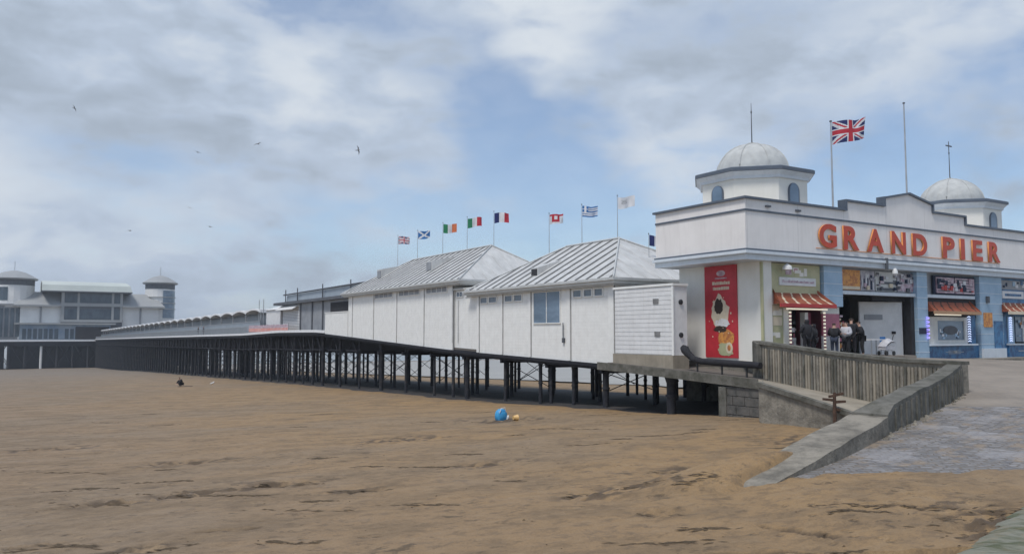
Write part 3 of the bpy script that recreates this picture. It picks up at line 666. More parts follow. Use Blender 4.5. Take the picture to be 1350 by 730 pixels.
# ------------------------------------------------------------------ deck pavilions
def hip_roof(o, x0, x1, y0, y1, ze, zr, i0, i1, gap=1.12):
    xm = (x0 + x1) / 2; A, B = (xm, y0 + i0, zr), (xm, y1 - i1, zr)
    c = [(x0, y0, ze), (x1, y0, ze), (x1, y1, ze), (x0, y1, ze)]
    m = MB(); m.add([*c, A, B], [(0, 1, 4), (1, 2, 5, 4), (2, 3, 5), (3, 0, 4, 5), (3, 2, 1, 0)])
    def zat(x, y):
        return ze + (zr - ze) * min((x - x0) / (xm - x0), (x1 - x) / (x1 - xm), (y - y0) / i0, (y1 - y) / i1)
    w = .06
    y = y0 + .35
    while y < y1 - .2:
        k = min(1, (y - y0) / i0, (y1 - y) / i1)
        for sgn, xe in ((1, x0), (-1, x1)):
            xa, xb = xe, xe + sgn * (xm - x0) * k
            za, zb = zat(xa, y), zat(xb, y)
            m.hexa([(xa, y - w, za - .02), (xb, y - w, zb - .02), (xb, y + w, zb - .02), (xa, y + w, za - .02)], [(xa, y - w, za + .07), (xb, y - w, zb + .07), (xb, y + w, zb + .07), (xa, y + w, za + .07)], 1)
        y += gap
    x = x0 + .35
    while x < x1 - .2:
        k = min(1, (x - x0) / (xm - x0), (x1 - x) / (x1 - xm)); ya, yb = y0, y0 + i0 * k
        za, zb = ze, ze + (zr - ze) * k
        m.hexa([(x - w * .5, ya, za - .02), (x + w * .5, ya, za - .02), (x + w * .5, yb, zb - .02), (x - w * .5, yb, zb - .02)], [(x - w * .5, ya, za + .03), (x + w * .5, ya, za + .03), (x + w * .5, yb, zb + .03), (x - w * .5, yb, zb + .03)], 0)
        x += gap
    m.build('roof', ['zinc', 'seam'], o)
    m = MB(); m.tube([Vector(A) + Vector((0, -.05, .06)), Vector(B) + Vector((0, .05, .06))], .08, 6)
    for q in (c[0], c[1]): m.tube([Vector(q) + Vector((0, 0, .04)), Vector(A) + Vector((0, 0, .06))], .06, 6)
    for q in (c[2], c[3]): m.tube([Vector(q) + Vector((0, 0, .04)), Vector(B) + Vector((0, 0, .06))], .06, 6)
    m.build('ridge_cap', 'gutter', o)
    return zat
def eaves(o, x0, x1, y0, y1, ze):
    m = MB(); m.box(x0 - .02, x1 + .02, y0 - .02, y1 + .02, ze - .32, ze - .003); m.build('fascia', 'pale', o)
    m = MB()
    m.box(x0 - .14, x0 - .02, y0 - .14, y1 + .14, ze - .14, ze + .02); m.box(x0 - .02, x1 + .14, y0 - .14, y0 - .021, ze - .139, ze + .019)
    m.box(x0 + .12, x1 - .12, y0 + .12, y1 - .12, ze - .42, ze - .32)
    m.build('gutter', 'gutter', o)
def window(o, y0, y1, z0, z1, n=1, x=0.0, glass='glass', fr='white', d=.07):
    m = MB(); f = .06
    m.box(x - d, x + .02, y0, y1, z0, z0 + f); m.box(x - d, x + .02, y0, y1, z1 - f, z1)
    m.box(x - d, x + .02, y0, y0 + f, z0 + f, z1 - f); m.box(x - d, x + .02, y1 - f, y1, z0 + f, z1 - f)
    for k in range(1, n):
        q = y0 + (y1 - y0) * k / n; m.box(x - d + .01, x + .02, q - .03, q + .03, z0 + f, z1 - f)
    w = m.build('window', fr, o)
    MB().box(x - d + .035, x + .012, y0 + f, y1 - f, z0 + f, z1 - f).build('pane', glass, w)
def wallbody(y0, y1, ztop, x0=0.0, x1=PW - 1.6):
    m = MB(); st = 2.0; P = []; y = y0
    while y < y1 - .01: P.append(y); y += st
    P.append(y1); v, f = [], []
    for y in P: v += [(x0, y, zdeck(y) - .26), (x1, y, zdeck(y) + .003), (x1, y, ztop), (x0, y, ztop)]
    for i in range(len(P) - 1):
        for k in range(4): f.append((i * 4 + k, i * 4 + (k + 1) % 4, i * 4 + 4 + (k + 1) % 4, i * 4 + 4 + k))
    f += [(3, 2, 1, 0), tuple(len(v) - 4 + k for k in range(4))]
    # shallow weatherboard lines
    return m.add(v, f)
def pilaster(o, y, w, zt):
    MB().hexa([(-.07, y - w / 2, zdeck(y) - .2), (.01, y - w / 2, zdeck(y) - .2), (.01, y + w / 2, zdeck(y) - .2), (-.07, y + w / 2, zdeck(y) - .2)], [(-.07, y - w / 2, zt), (.01, y - w / 2, zt), (.01, y + w / 2, zt), (-.07, y + w / 2, zt)]).build('pilaster', 'white', o)
def joint(o, y, zt):      # panel joint strip, dark to paint in the pilaster's shade line
    MB().hexa([(-.012, y - .03, zdeck(y) - .18), (.005, y - .03, zdeck(y) - .18), (.005, y + .03, zdeck(y) - .18), (-.012, y + .03, zdeck(y) - .18)], [(-.012, y - .03, zt), (.005, y - .03, zt), (.005, y + .03, zt), (-.012, y + .03, zt)]).build('joint_shade', 'vent', o)
# near pavilion
o = thing('deck_pavilion', 'white boarded pier pavilion with a sliding window, the one nearer the entrance', 'pavilion', (0, 18, 0), group='white pavilions on the pier deck')
wallbody(10.0, 26.1, 4.25).build('wall', 'board', o)
zr_ = hip_roof(o, -.45, 10.9, 9.4, 27.3, 4.42, 7.62, 6.4, 5.4); eaves(o, -.45, 10.9, 9.4, 27.3, 4.42)
for y, w in ((10.15, .5), (14.38, .34), (18.83, .2), (22.5, .2), (25.95, .3)): pilaster(o, y, w, 4.1); joint(o, y - w / 2 - .04, 4.1)
for a, c in ((15.25, 18.4),): window(o, a, c, 1.86, 3.98, 2, glass='gblue')
for a, c in ((10.9, 11.75), (11.95, 12.8), (13.0, 13.9), (19.8, 20.85), (21.05, 22.1), (23.2, 24.35), (24.55, 25.6)): window(o, a, c, 3.42, 3.92, 1)
MB().tube([(-.1, 14.9, 1.9), (-.1, 14.9, .9)], .035, 6).build('downpipe', 'greyd', o)
MB().box(-.12, -.0, 14.8, 15.0, .65, .95).build('junction_box', 'greyd', o)
# roof ventilator with dark louvre
v0 = MB(); v0.hexa([(.95, 19.3, 5.0), (2.9, 19.3, 6.2), (2.9, 20.2, 6.2), (.95, 20.2, 5.0)], [(.95, 19.3, 5.75), (2.9, 19.3, 6.35), (2.9, 20.2, 6.35), (.95, 20.2, 5.75)]); dm = v0.build('dormer', 'zinc', o)
MB().box(.90, .96, 19.42, 20.08, 5.15, 5.66).build('louvre', 'dark', dm)
# far pavilion
o = thing('deck_pavilion', 'white boarded pier pavilion with two roof ventilators, the one farther out on the deck', 'pavilion', (0, 40, 0), group='white pavilions on the pier deck')
wallbody(30.0, 53.6, 5.2).build('wall', 'board', o)
hip_roof(o, -.45, 10.9, 28.2, 54.4, 5.4, 8.75, 4.8, 5.2); eaves(o, -.45, 10.9, 28.2, 54.4, 5.4)
for y, w in ((30.25, .5), (35.5, .34), (41.2, .26), (46.7, .2), (52.5, .26)): pilaster(o, y, w, 5.1); joint(o, y - w / 2 - .04, 5.1)
for a, c in ((31.0, 34.9), (36.2, 40.6), (42.0, 46.3)): window(o, a, c, 4.55, 5.05, 4, glass='grey')
MB().tube([(-.12, 29.9, 5.0), (-.12, 29.9, .5)], .05, 6).build('downpipe', 'gutter', o)
for y in (38.0, 49.6):
    v0 = MB(); v0.hexa([(2.0, y, 6.6), (4.2, y, 8.0), (4.2, y + 1.2, 8.0), (2.0, y + 1.2, 6.6)], [(2.0, y, 7.75), (4.2, y, 8.2), (4.2, y + 1.2, 8.2), (2.0, y + 1.2, 7.75)]); dm = v0.build('dormer', 'zinc', o)
    MB().box(1.94, 2.01, y + .15, y + 1.05, 6.9, 7.6).build('louvre', 'grey', dm)
# link between them
o = thing('link_corridor', 'narrow white link section with small windows between the two deck pavilions', 'corridor', (0, 28, 0))
wallbody(26.1, 30.0, 4.62, .12, 9).build('wall', 'board', o)
window(o, 28.6, 29.6, 4.05, 4.5, 2, .12); window(o, 27.2, 28.2, 4.05, 4.5, 2, .12)
MB().box(-.1, 9, 26.2, 29.9, 4.62, 4.74).build('roof', 'pale', o)
MB().tube([(.05, 29.3, 3.9), (.05, 29.3, .5)], .03, 6).build('downpipe', 'gutter', o)
# low screen wall seaward of the far pavilion
o = thing('screen_wall', 'low plain white wall at the deck edge beyond the far pavilion', 'wall', (0, 57, 1))
m = wallbody(53.65, 60.8, 3.5, -.05, .25); m.build('panel', 'board', o)
MB().box(-.1, .3, 53.65, 60.85, 3.5, 3.58).build('coping', 'white', o)

# grey kiosk building with flat roof
o = thing('deck_kiosk', 'grey flat roofed kiosk with dark serving hatch beyond the far pavilion', 'kiosk', (5, 70, 1.5))
m = MB(); m.box(1.6, 9, 56, 83.2, 1.35, 5.1); m.build('body', 'grey', o)
MB().box(1.0, 9.6, 55, 86, 5.1, 5.45).build('roof', 'greyd', o)
MB().box(1.5, 1.62, 56.4, 63.6, 3.0, 4.8).build('hatch', 'dark', o)
m = MB()
for k in range(16): m.box(1.52, 1.6, 75.6, 83.0, 1.7 + k * .2, 1.84 + k * .2)
m.build('shutter', 'wpan', o)
for y in (66.5, 70.5, 75.2): MB().box(1.5, 1.6, y - .15, y + .15, 1.5, 5.1).build('column', 'greyd', o)
MB().hexa([(.7, 76, 4.35), (1.6, 76, 4.9), (1.6, 84, 4.9), (.7, 84, 4.35)], [(.7, 76, 4.45), (1.6, 76, 5.0), (1.6, 84, 5.0), (.7, 84, 4.45)]).build('awning', 'wpan', o)
m = MB()
for y in (59.5, 69.2, 79.5, 85): m.tube([(2.4, y, 5.4), (2.4, y, 7.3)], .07, 6)
m.tube([(2.4, 54, 6.75), (2.4, 86, 6.6)], .1, 6); m.build('roof_frame', 'greyd', o)
m = MB(); m.hexa([(2.5, 54, 5.5), (9, 54, 5.5), (9, 85, 5.5), (2.5, 85, 5.5)], [(2.6, 54, 6.7), (8, 54, 6.7), (8, 85, 6.5), (2.6, 85, 6.5)]); m.build('roof_light', 'scr', o)
# white marquee
o = thing('gazebo', 'white fabric gazebo with peaked top beside the grey kiosk', 'gazebo', (3, 88, 1.4))
m = MB(); m.box(1.5, 5.5, 84.2, 91.5, 2.3, 4.6); m.build('curtain', 'wpan', o)
m = MB(); m.hexa([(1.3, 84, 4.6), (5.7, 84, 4.6), (5.7, 91.8, 4.6), (1.3, 91.8, 4.6)], [(3.2, 87, 5.3), (3.8, 87, 5.3), (3.8, 88.6, 5.3), (3.2, 88.6, 5.3)]); m.build('canopy', 'wpan', o)
for x, y in ((1.6, 84.4), (5.4, 84.4), (5.4, 91.3), (1.6, 91.3), (1.6, 93.5), (1.6, 96)): MB().tube([(x, y, 1.3), (x, y, 4.7 if y < 92 else 6.3)], .06, 6).build('pole', 'steel', o)
# red and white banner barrier
o = thing('barrier', 'red and white banner barrier along the deck edge below the gazebo', 'barrier', (.5, 86, 1.4))
m = MB()
for a in range(6): m.box(.35, .4, 76.5 + a * 3.4, 76.5 + a * 3.4 + 3.3, zdeck(85) + .1, zdeck(85) + .62)
m.build('red_panel', 'salmon', o)
m = MB()
for a in range(6): m.box(.34, .41, 76.5 + a * 3.4, 76.5 + a * 3.4 + 3.3, zdeck(85) + .63, zdeck(85) + 1.05)
m.build('white_panel', 'ppink', o)
for a in range(7): MB().tube([(.38, 76.45 + a * 3.4, zdeck(85)), (.38, 76.45 + a * 3.4, zdeck(85) + 1.15)], .04, 6).build('post', 'steel', o)

# covered walkway with scalloped canopy
cw = thing('covered_walkway', 'long glazed walkway with a scalloped white canopy down the pier deck', 'walkway', (4, 220, 0))
y = 95.0; k = 0
while y < 355:
    ln = 9.0; z0 = zdeck(y + 4.5) + 3.25; m = MB(); n = 10; v, f = [], []
    for i in range(n + 1):
        q = i / n; zz = z0 + .45 * math.sin(math.pi * q) ** .8
        v += [(1.5, y + ln * q, zz), (7.2, y + ln * q, zz), (7.2, y + ln * q, max(zz + .25, z0 + .52)), (1.5, y + ln * q, max(zz + .25, z0 + .52))]
    for i in range(n):
        for j in range(4): f.append((i * 4 + j, i * 4 + (j + 1) % 4, i * 4 + 4 + (j + 1) % 4, i * 4 + 4 + j))
    f += [(3, 2, 1, 0), tuple(len(v) - 4 + j for j in range(4))]
    m.add(v, f).build('canopy', 'edge', cw)
    m = MB(); m.box(1.55, 1.7, y, y + .15, zdeck(y) - .05, z0 + .1); m.box(7.0, 7.15, y, y + .15, zdeck(y) - .05, z0 + .1); m.build('post', 'steel', cw)
    y += ln; k += 1
sweep(95, 355, 4.2, 4.3, lambda y: zdeck(y), lambda y: zdeck(y) + 3.4).build('glass_screen', 'scr', cw)
sweep(95, 355, 1.52, 1.6, lambda y: zdeck(y), lambda y: zdeck(y) + 1.9).build('glass_screen', 'scr', cw)
sweep(95, 355, 1.45, 1.66, lambda y: zdeck(y) + 1.9, lambda y: zdeck(y) + 2.0).build('top_rail', 'steel', cw)
# edge railing
o = thing('edge_railing', 'grey railing with close bars along the outer deck edge', 'railing', (.1, 220, 0))
sweep(97, 361, .02, .08, lambda y: zdeck(y) + 1.1, lambda y: zdeck(y) + 1.17).build('rail', 'steel', o)
m = MB(); y = 97.0
while y < 361: m.box(.03, .07, y, y + .07, zdeck(y), zdeck(y) + 1.1); y += .45
m.build('bars', 'steel', o)

# ------------------------------------------------------------------ far pavilion at the pier end
pt = thing('sea_platform', 'broad pale edged platform on dark piles carrying the pavilion at the pier end', 'platform', (0, 400, -2))
zp = -1.45
MB().box(-50, 46, 362, 450, zp - .5, zp).build('deck', 'deck', pt)
MB().box(-50.2, 46.2, 361.7, 362, zp - .45, zp + .25).build('deck_edge', 'edge', pt)
MB().box(-50, 46, 362.2, 363, zp - 2.4, zp - .5).build('girder', 'iron', pt)
MB().box(-50, 46, 380, 380.6, zp - 2.6, zp - .5).build('girder', 'iron', pt)
for i in range(17):
    for j, y in enumerate((363, 375, 390, 410, 440)):
        x = -49 + i * 5.8; r = .5
        MB().tube([(x, y, -17), (x, y, zp - .5)], r, 8).build('pile', 'farw' if (i in (2, 5) and j == 0) else 'pile', pt)
m = MB()
for i in range(16):
    for y in (363, 390):
        x = -49 + i * 5.8
        m.tube([(x, y, -12), (x + 5.8, y, zp - 1)], .16, 5); m.tube([(x + 5.8, y, -12), (x, y, zp - 1)], .16, 5)
m.build('bracing', 'iron', pt)
m = MB(); m.box(-31, 44, 366, 367, -14.5, zp - .5); m.box(-44, -33, 366, 367, -14.5, zp - .5); m.build('under_deck_shade', 'iron', pt)  # added dark panels, painting in the shade under the platform

fp = thing('seaside_pavilion', 'large white pavilion with two domed towers at the seaward end of the pier', 'pavilion', (0, 400, zp))
y0 = 372
m = MB(); m.box(-28, -13, y0, 420, zp, 13.0); m.box(11, 26, y0, 420, zp, 13.4); m.build('wall', 'farw', fp)
m = MB(); m.box(-13, 11, y0 - 1.0, 420, zp, 19.6); m.build('wall', 'greyd', fp)
m = MB()
for a, c in ((-13, -11.8), (-6.8, -6.0), (6.6, 7.5), (10.0, 11.0)): m.box(a, c, y0 - 1.4, y0 - .9, 7.4, 19.2)
m.box(-13.2, 11.2, y0 - 1.5, y0 - .9, 13.2, 14.6); m.box(-13.2, 11.2, y0 - 1.6, y0 - .9, 6.3, 7.4)
m.build('frame', 'farg', fp)
for a, c in ((-11.8, -6.8), (-6.0, 6.6), (7.5, 10.0)):
    w = MB().box(a, c, y0 - 1.15, y0 - 1.0, 14.6, 19.0).build('window', 'greyd', fp); MB().box(a + .15, c - .15, y0 - 1.2, y0 - 1.15, 14.8, 18.8).build('pane', 'farwin', w)
    w = MB().box(a, c, y0 - 1.15, y0 - 1.0, 7.6, 13.0).build('window', 'greyd', fp); MB().box(a + .15, c - .15, y0 - 1.2, y0 - 1.15, 7.7, 12.0).build('pane', 'farwin', w)
# curved pale main roof
m = MB(); v, f = [], []; n = 10
for i in range(n + 1):
    a = math.pi * (.0 + i / n); yy_ = y0 + 14 - 17.5 * math.cos(a); zz_ = 19.7 + 4.9 * math.sin(a) ** .55
    v += [(-20.5 + .16 * 0, yy_, zz_), (14.6 - 2.4 * math.sin(a), yy_, zz_)]
for i in range(n): f.append((2 * i, 2 * i + 1, 2 * i + 3, 2 * i + 2))
f += [tuple(2 * i for i in range(n + 1)), tuple(2 * i + 1 for i in range(n, -1, -1)), (0, 2 * n, 2 * n + 1, 1)]
m.add(v, f).build('roof', 'farp', fp)
m = MB(); m.box(-20.3, 14.6, y0 - 3.6, y0 + 12, 19.2, 19.7); m.build('eave', 'greyd', fp)
m = MB()
m.lathe((0, 0, 0), [(1.9, 0), (1.9, .3)], 12, 0)
for q in m.v: q.xyz = (-20.7 + q.z, y0 - .5 + q.x, 21.3 + q.y * 1.0)
m.build('gable_opening', 'dark', fp)
# grey wing roofs
for xa, xb, xi in ((-30.5, -13.2, -26.5), (11.2, 28.4, 24.0)):
    m = MB(); m.hexa([(xa, y0 - 2, 13.6), (xb, y0 - 2, 13.6), (xb, 420, 13.6), (xa, 420, 13.6)], [((xi if xa < 0 else xa), y0 + 6, 19.4), ((xb if xa < 0 else xi), y0 + 6, 19.4), ((xb if xa < 0 else xi), 410, 19.4), ((xi if xa < 0 else xa), 410, 19.4)]); m.build('wing_roof', 'farg', fp)
    MB().box(xa - .3, xb, y0 - 2.3, 420, 12.9, 13.6).build('wing_eave', 'farg', fp)
for x in (-20.5, 18.5): MB().tube([(x, y0 - .3, zp), (x, y0 - .3, 13)], .35, 6).build('downpipe', 'grey', fp)
# ground floor
m = MB(); m.box(-28, 6, y0 - 6, y0, zp + .1, 5.2); m.build('shopfront', 'farblue', fp)
for i in range(14):
    a = -27 + i * 1.95
    if i != 7: MB().box(a, a + 1.4, y0 - 6.1, y0 - 6, zp + .6, 3.4).build('shop_window', 'farwin', fp)
MB().box(-7.5, 5.5, y0 - 6.3, y0 - 6.11, zp + .4, 4.3).build('shop_opening', 'dark', fp)
MB().box(-30, 8, y0 - 7, y0, 5.2, 5.9).build('canopy', 'farg', fp)
# left atrium and towers
MB().box(-46, -28.5, y0 + 1, 420, zp, 13.3).build('atrium', 'grey', fp)
m = MB()
for i in range(9): m.box(-45.5 + i * 2.0, -44.1 + i * 2.0, y0 + .8, y0 + 1, 0, 12)
m.build('atrium_glass', 'farwin', fp)
MB().box(-46.5, -28, y0 - .2, 420, 13.3, 14.0).build('atrium_cornice', 'farg', fp)
for cx, rad in ((-30.6, 7.7), (27.6, 6.4)):
    tw = MB().lathe((cx, y0 + 8, 0), [(rad, 12.5 if cx < 0 else zp), (rad, 23.3)], 20).build('tower', 'farw', fp)
    MB().lathe((cx, y0 + 8, 0), [(rad + .05, 21.9), (rad + .05, 24.4)], 20).build('tower_band', 'greyd', tw)
    MB().lathe((cx, y0 + 8, 0), [(rad + 1.1, 24.3), (rad + 1.4, 24.9), (rad * .86, 26.4), (rad * .55, 27.6), (rad * .2, 28.3), (.1, 28.5)], 20).build('dome', 'farg', tw, smooth=True)
    MB().tube([(cx, y0 + 8, 28.3), (cx, y0 + 8, 32.5)], .12, 5).build('finial', 'steel', tw)
    m = MB(); a0, a1 = (-1.5, .1) if cx > 0 else (-3.4, -1.85)
    n = 7; v, f = [], []
    for i in range(n + 1):
        a = a0 + (a1 - a0) * i / n
        for z in ((8.5 if cx > 0 else 15.4), (21.2 if cx > 0 else 21.0)): v.append((cx + (rad + .12) * math.cos(a), y0 + 8 + (rad + .12) * math.sin(a), z))
    for i in range(n): f.append((2 * i, 2 * i + 2, 2 * i + 3, 2 * i + 1))
    m.add(v, f).build('tower_glass', 'gblue' if cx > 0 else 'farwin', tw)
    if cx > 0:
        for z in (12.6, 15.3, 18): MB().lathe((cx, y0 + 8, 0), [(rad + .5, z), (rad + .5, z + .35)], 20).build('balcony', 'farg', tw)

# ------------------------------------------------------------------ entrance building
eb = thing('entrance_building', 'cream art deco pier entrance with stepped parapet, domed corner towers and big red letters', 'building', (14, 3, 0))
XR = 29.2; cx = 13.2
# upper block
def prof(off=0.0):     # stepped parapet outline in x,z
    return [(0, 7.65), (cx - 5.6, 7.65), (cx - 5.6, 8.15), (cx - 2.25, 8.15), (cx - 2.25, 8.6), (cx, 9.03), (cx + 2.25, 8.6), (cx + 2.25, 8.15), (cx + 5.6, 8.15), (cx + 5.6, 7.65), (XR, 7.65)]
P = prof()
m = MB(); pts = [(0, 5.25)] + P + [(XR, 5.25)]
n = len(pts); v = [(x, 0, z) for x, z in pts] + [(x, .35, z) for x, z in pts]
m.add(v, [tuple(range(n)), tuple(range(2 * n - 1, n - 1, -1))] + [(i, (i + 1) % n, n + (i + 1) % n, n + i) for i in range(n)])
m.box(0, .35, .352, 6.3, 5.25, 7.65); m.box(.35, XR, 6.0, 6.3, 5.25, 7.648); m.box(XR - .35, XR, .352, 6.0, 5.25, 7.649)
m.box(.36, XR - .36, .36, 5.99, 5.3, 6.9)
m.build('parapet', 'render', eb)
# top trim following the steps
m = MB()
def trim(m, x0, z0, x1, z1, h=.11, d=.12):
    m.hexa([(x0, -d, z0), (x1, -d, z1), (x1, .42, z1), (x0, .42, z0)], [(x0, -d, z0 + h), (x1, -d, z1 + h), (x1, .42, z1 + h), (x0, .42, z0 + h)])
for (a, za), (c, zc) in zip(P, P[1:]):
    if abs(a - c) < .01: z_lo, z_hi = min(za, zc), max(za, zc); s_ = -1 if za < zc else 1; m.box(min(a, a + s_ * .11), max(a, a + s_ * .11), -.117, .40, z_lo + .112, z_hi + .108)
    else: trim(m, a - (.12 if a == 0 else 0), za + .003, c + (.12 if c == XR else 0), zc + .003)
m.box(-.12, .40, .42, 6.42, 7.653, 7.763)
m.build('coping', 'trim', eb)
m = MB(); m.box(-.05, XR + .05, -.05, -.001, 7.07, 7.16); m.box(-.05, -.001, -.001, 6.3, 7.07, 7.16); m.build('string_course', 'trim', eb)
m = MB(); m.box(-.14, XR + .1, -.14, 6.3, 5.17, 5.26); m.build('lower_trim', 'trim', eb)
m = MB(); m.box(-.06, XR + .06, -.06, 6.32, 4.74, 5.17); m.box(-.22, XR + .2, -.22, 6.36, 5.02, 5.165); m.build('cornice', 'cornice', eb)
m = MB()
for x, z in ((1.4, 7.34), (3.6, 7.3)): m.box(x, x + .3, -.12, 0, z, z + .09)
m.build('floodlight', 'greyd', eb)
# lower walls
m = MB(); m.box(1.4, 2.1, .3, 6.0, -.2, 4.74); m.box(2.1, 29, 5.7, 6.0, -.6, 4.74); m.box(28.8, 29.1, .3, 5.7, -.7, 4.74); m.build('side_wall', 'cream', eb)
m = MB(); m.box(2.1, 28.8, .6, .9, 3.5, 4.74); m.build('shopfront_header', 'grey', eb)
m = MB(); m.box(1.38, 1.47, .26, .4, -.2, 4.7); m.build('corner_bead', 'kyel', eb)
# security camera and lamp under the soffit
m = MB().lathe((2.9, -.0, 4.36), [(.03, .3), (.22, .16), (.25, .0), (.1, -.02)], 14); m.build('soffit_lamp', 'wpan', eb, smooth=True)
m = MB().lathe((1.9 + 9.3, -.35, 4.45), [(.06, .3), (.13, .16), (.15, .02), (.08, -.08)], 12); m.build('camera', 'wpan', eb, smooth=True)
MB().box(.02 + 10.6, 10.75, -.27, -.15, 4.7, 5.3).build('conduit', 'greyd', eb)
# towers
def tower(cx_, cy_):
    a0 = math.pi / 8; Rr = 2.9
    tw = MB().lathe((cx_, cy_, 0), [(Rr, 6.8), (Rr, 9.35)], 8, a0).build('tower', 'cream', eb)
    MB().lathe((cx_, cy_, 0), [(Rr + .1, 9.22), (Rr + .14, 9.36), (Rr + .36, 9.56)], 8, a0).build('cornice', 'cornice', tw)
    MB().lathe((cx_, cy_, 0), [(Rr + .2, 9.52), (Rr + .42, 9.58), (Rr + .42, 9.74), (Rr + .3, 9.80), (1.9, 9.95)], 8, a0).build('eave', 'trim', tw)
    pr = [(1.98 * math.cos(R(k * 10)), 9.86 + 1.72 * math.sin(R(k * 10))) for k in range(0, 9)] + [(.12, 11.64)]
    m = MB().lathe((cx_, cy_, 0), pr, 32)
    for k in range(8):
        a = a0 + k * math.pi / 4; m.tube([(cx_ + r * math.cos(a), cy_ + r * math.sin(a), z + .01) for r, z in pr], .045, 5)
    m.build('dome', 'dome', tw, smooth=True)
    MB().tube([(cx_, cy_, 11.6), (cx_, cy_, 11.75), (cx_, cy_, 13.3), (cx_, cy_, 13.4), (cx_, cy_, 13.5), (cx_, cy_, 13.9)], [.10, .035, .022, .05, .02, .012], 8).build('finial', 'greyd', tw)
    for k in range(0, 8, 2):
        a = k * math.pi / 4; d = Vector((math.cos(a), math.sin(a), 0)); s_ = Vector((-math.sin(a), math.cos(a), 0)); ap = Rr * math.cos(math.pi / 8)
        def arch(w, h, z0, dd):
            pts = [(-w, z0), (w, z0), (w, z0 + h)] + [(w * math.cos(q), z0 + h + w * math.sin(q)) for q in [R(i * 20) for i in range(1, 9)]] + [(-w, z0 + h)]
            c = Vector((cx_, cy_, 0)); return [c + d * (ap - .05) + s_ * x + Vector((0, 0, z)) for x, z in pts], [c + d * (ap + dd) + s_ * x + Vector((0, 0, z)) for x, z in pts]
        A, B = arch(.42, .85, 7.75, .06); w = MB().hexa(A, B).build('window', 'trim', tw)
        A, B = arch(.33, .85, 7.83, .075); MB().hexa(A, B).build('pane', 'pblue' if False else 'gblue', w)
    return tw
tower(4.75, 3.7); tower(24.0, 3.7)

# letters
def text_mesh(name, txt, size, depth, mats, parent, loc, width=None, height=None, off=.0, axis='front', bold=0.0):
    cu = bpy.data.curves.new(name, 'FONT'); cu.body = txt; cu.size = size; cu.extrude = depth; cu.offset = bold; cu.resolution_u = 6; cu.align_x = 'LEFT'
    tmp = bpy.data.objects.new(name, cu); COL.objects.link(tmp); bpy.context.view_layer.update()
    me = bpy.data.meshes.new_from_object(tmp.evaluated_get(bpy.context.evaluated_depsgraph_get())); bpy.data.objects.remove(tmp)
    xs = [v.co.x for v in me.vertices]; ys = [v.co.y for v in me.vertices]
    x0, x1, y0_, y1_ = min(xs), max(xs), min(ys), max(ys)
    sx = width / (x1 - x0) if width else 1; sy = height / (y1_ - y0_) if height else 1
    o0 = WL.get(parent.name, Vector()) if parent else Vector()
    for v in me.vertices:
        x, y, z = (v.co.x - x0) * sx, (v.co.y - y0_) * sy, v.co.z
        if axis == 'front': p = Vector((loc[0] + x, loc[1] - z, loc[2] + y))
        else: p = Vector((loc[0] - z, loc[1] - x, loc[2] + y))           # on a wall facing -x, reading left to right
        v.co = p - o0
    me.materials.clear()
    for mn in mats: me.materials.append(MT[mn])
    ax = 1 if axis == 'front' else 0
    for p in me.polygons: p.material_index = 0 if (len(mats) == 1 or abs(p.normal[ax]) > .7) else 1
    ob = bpy.data.objects.new(name, me); COL.objects.link(ob)
    if parent: ob.parent = parent; WL[ob.name] = o0
    return ob
sign = MB().box(5.1, 22.6, -.03, -.004, 5.545, 5.58).build('name_sign', 'orange', eb)
LT = [('G', 5.25, 6.64), ('R', 7.2, 8.5), ('A', 9.2, 10.63), ('N', 11.35, 12.66), ('D', 13.3, 14.7), ('P', 16.25, 17.5), ('I', 18.12, 18.56), ('E', 19.4, 20.5), ('R', 21.2, 22.5)]
for ch, a, c in LT: text_mesh('letter', ch, 1.5, .042, ['red', 'orange'], sign, (a, -.08, 5.6), width=c - a, height=1.24, bold=.05)

# banner on the side wall
bn = thing('banner', 'tall red advertising banner with food pictures on the cream side wall', 'banner', (1.35, 3, 0))
MB().box(1.33, 1.39, 1.85, 4.05, .0, 4.7).build('sheet', 'bred', bn)
def disc(name, m, cy_, cz, ry, rz, mt, parent, x=1.33, jag=0.0, n=26, d=.008):
    v = [(x - d, cy_ + ry * math.cos(6.283 * k / n) * (1 + jag * random.uniform(-1, 1)), cz + rz * math.sin(6.283 * k / n) * (1 + jag * random.uniform(-1, 1))) for k in range(n)]
    return MB().hexa([(x + .002, a[1], a[2]) for a in v], v).build(name, mt, parent)
disc('cream_splash', None, 3.02, 2.35, .62, .78, 'cstripe', bn, jag=.22)
disc('dark_topping', None, 3.08, 2.6, .28, .42, 'hair', bn, jag=.2, d=.016)
disc('white_swirl', None, 2.85, 1.75, .5, .22, 'wpan', bn, jag=.2, d=.014)
disc('dark_sauce', None, 2.95, 1.45, .45, .16, 'hair', bn, jag=.2, d=.018)
disc('orange_bun', None, 2.62, 1.0, .55, .42, 'oran', bn, jag=.1, d=.014)
disc('green_salad', None, 2.68, .4, .52, .36, 'kyel', bn, jag=.2, d=.016)
disc('ring', None, 2.4, .5, .22, .28, 'cstripe', bn, jag=.06, d=.022)
disc('ring_centre', None, 2.4, .5, .11, .15, 'oran', bn, d=.028)
for z, a, c in ((3.72, 2.3, 3.5), (3.45, 2.35, 3.45)):
    m = MB(); y = a
    while y < c: w = random.uniform(.07, .16); m.box(1.318, 1.334, y, min(y + w, c), z, z + random.uniform(.13, .17)); y += w + .03
    m.build('lettering', 'cstripe', bn)
disc('emblem', None, 2.9, 4.3, .3, .15, 'ppink', bn)
MB().box(1.318, 1.334, 2.5, 3.3, 4.02, 4.08).build('lettering', 'ppink', bn)

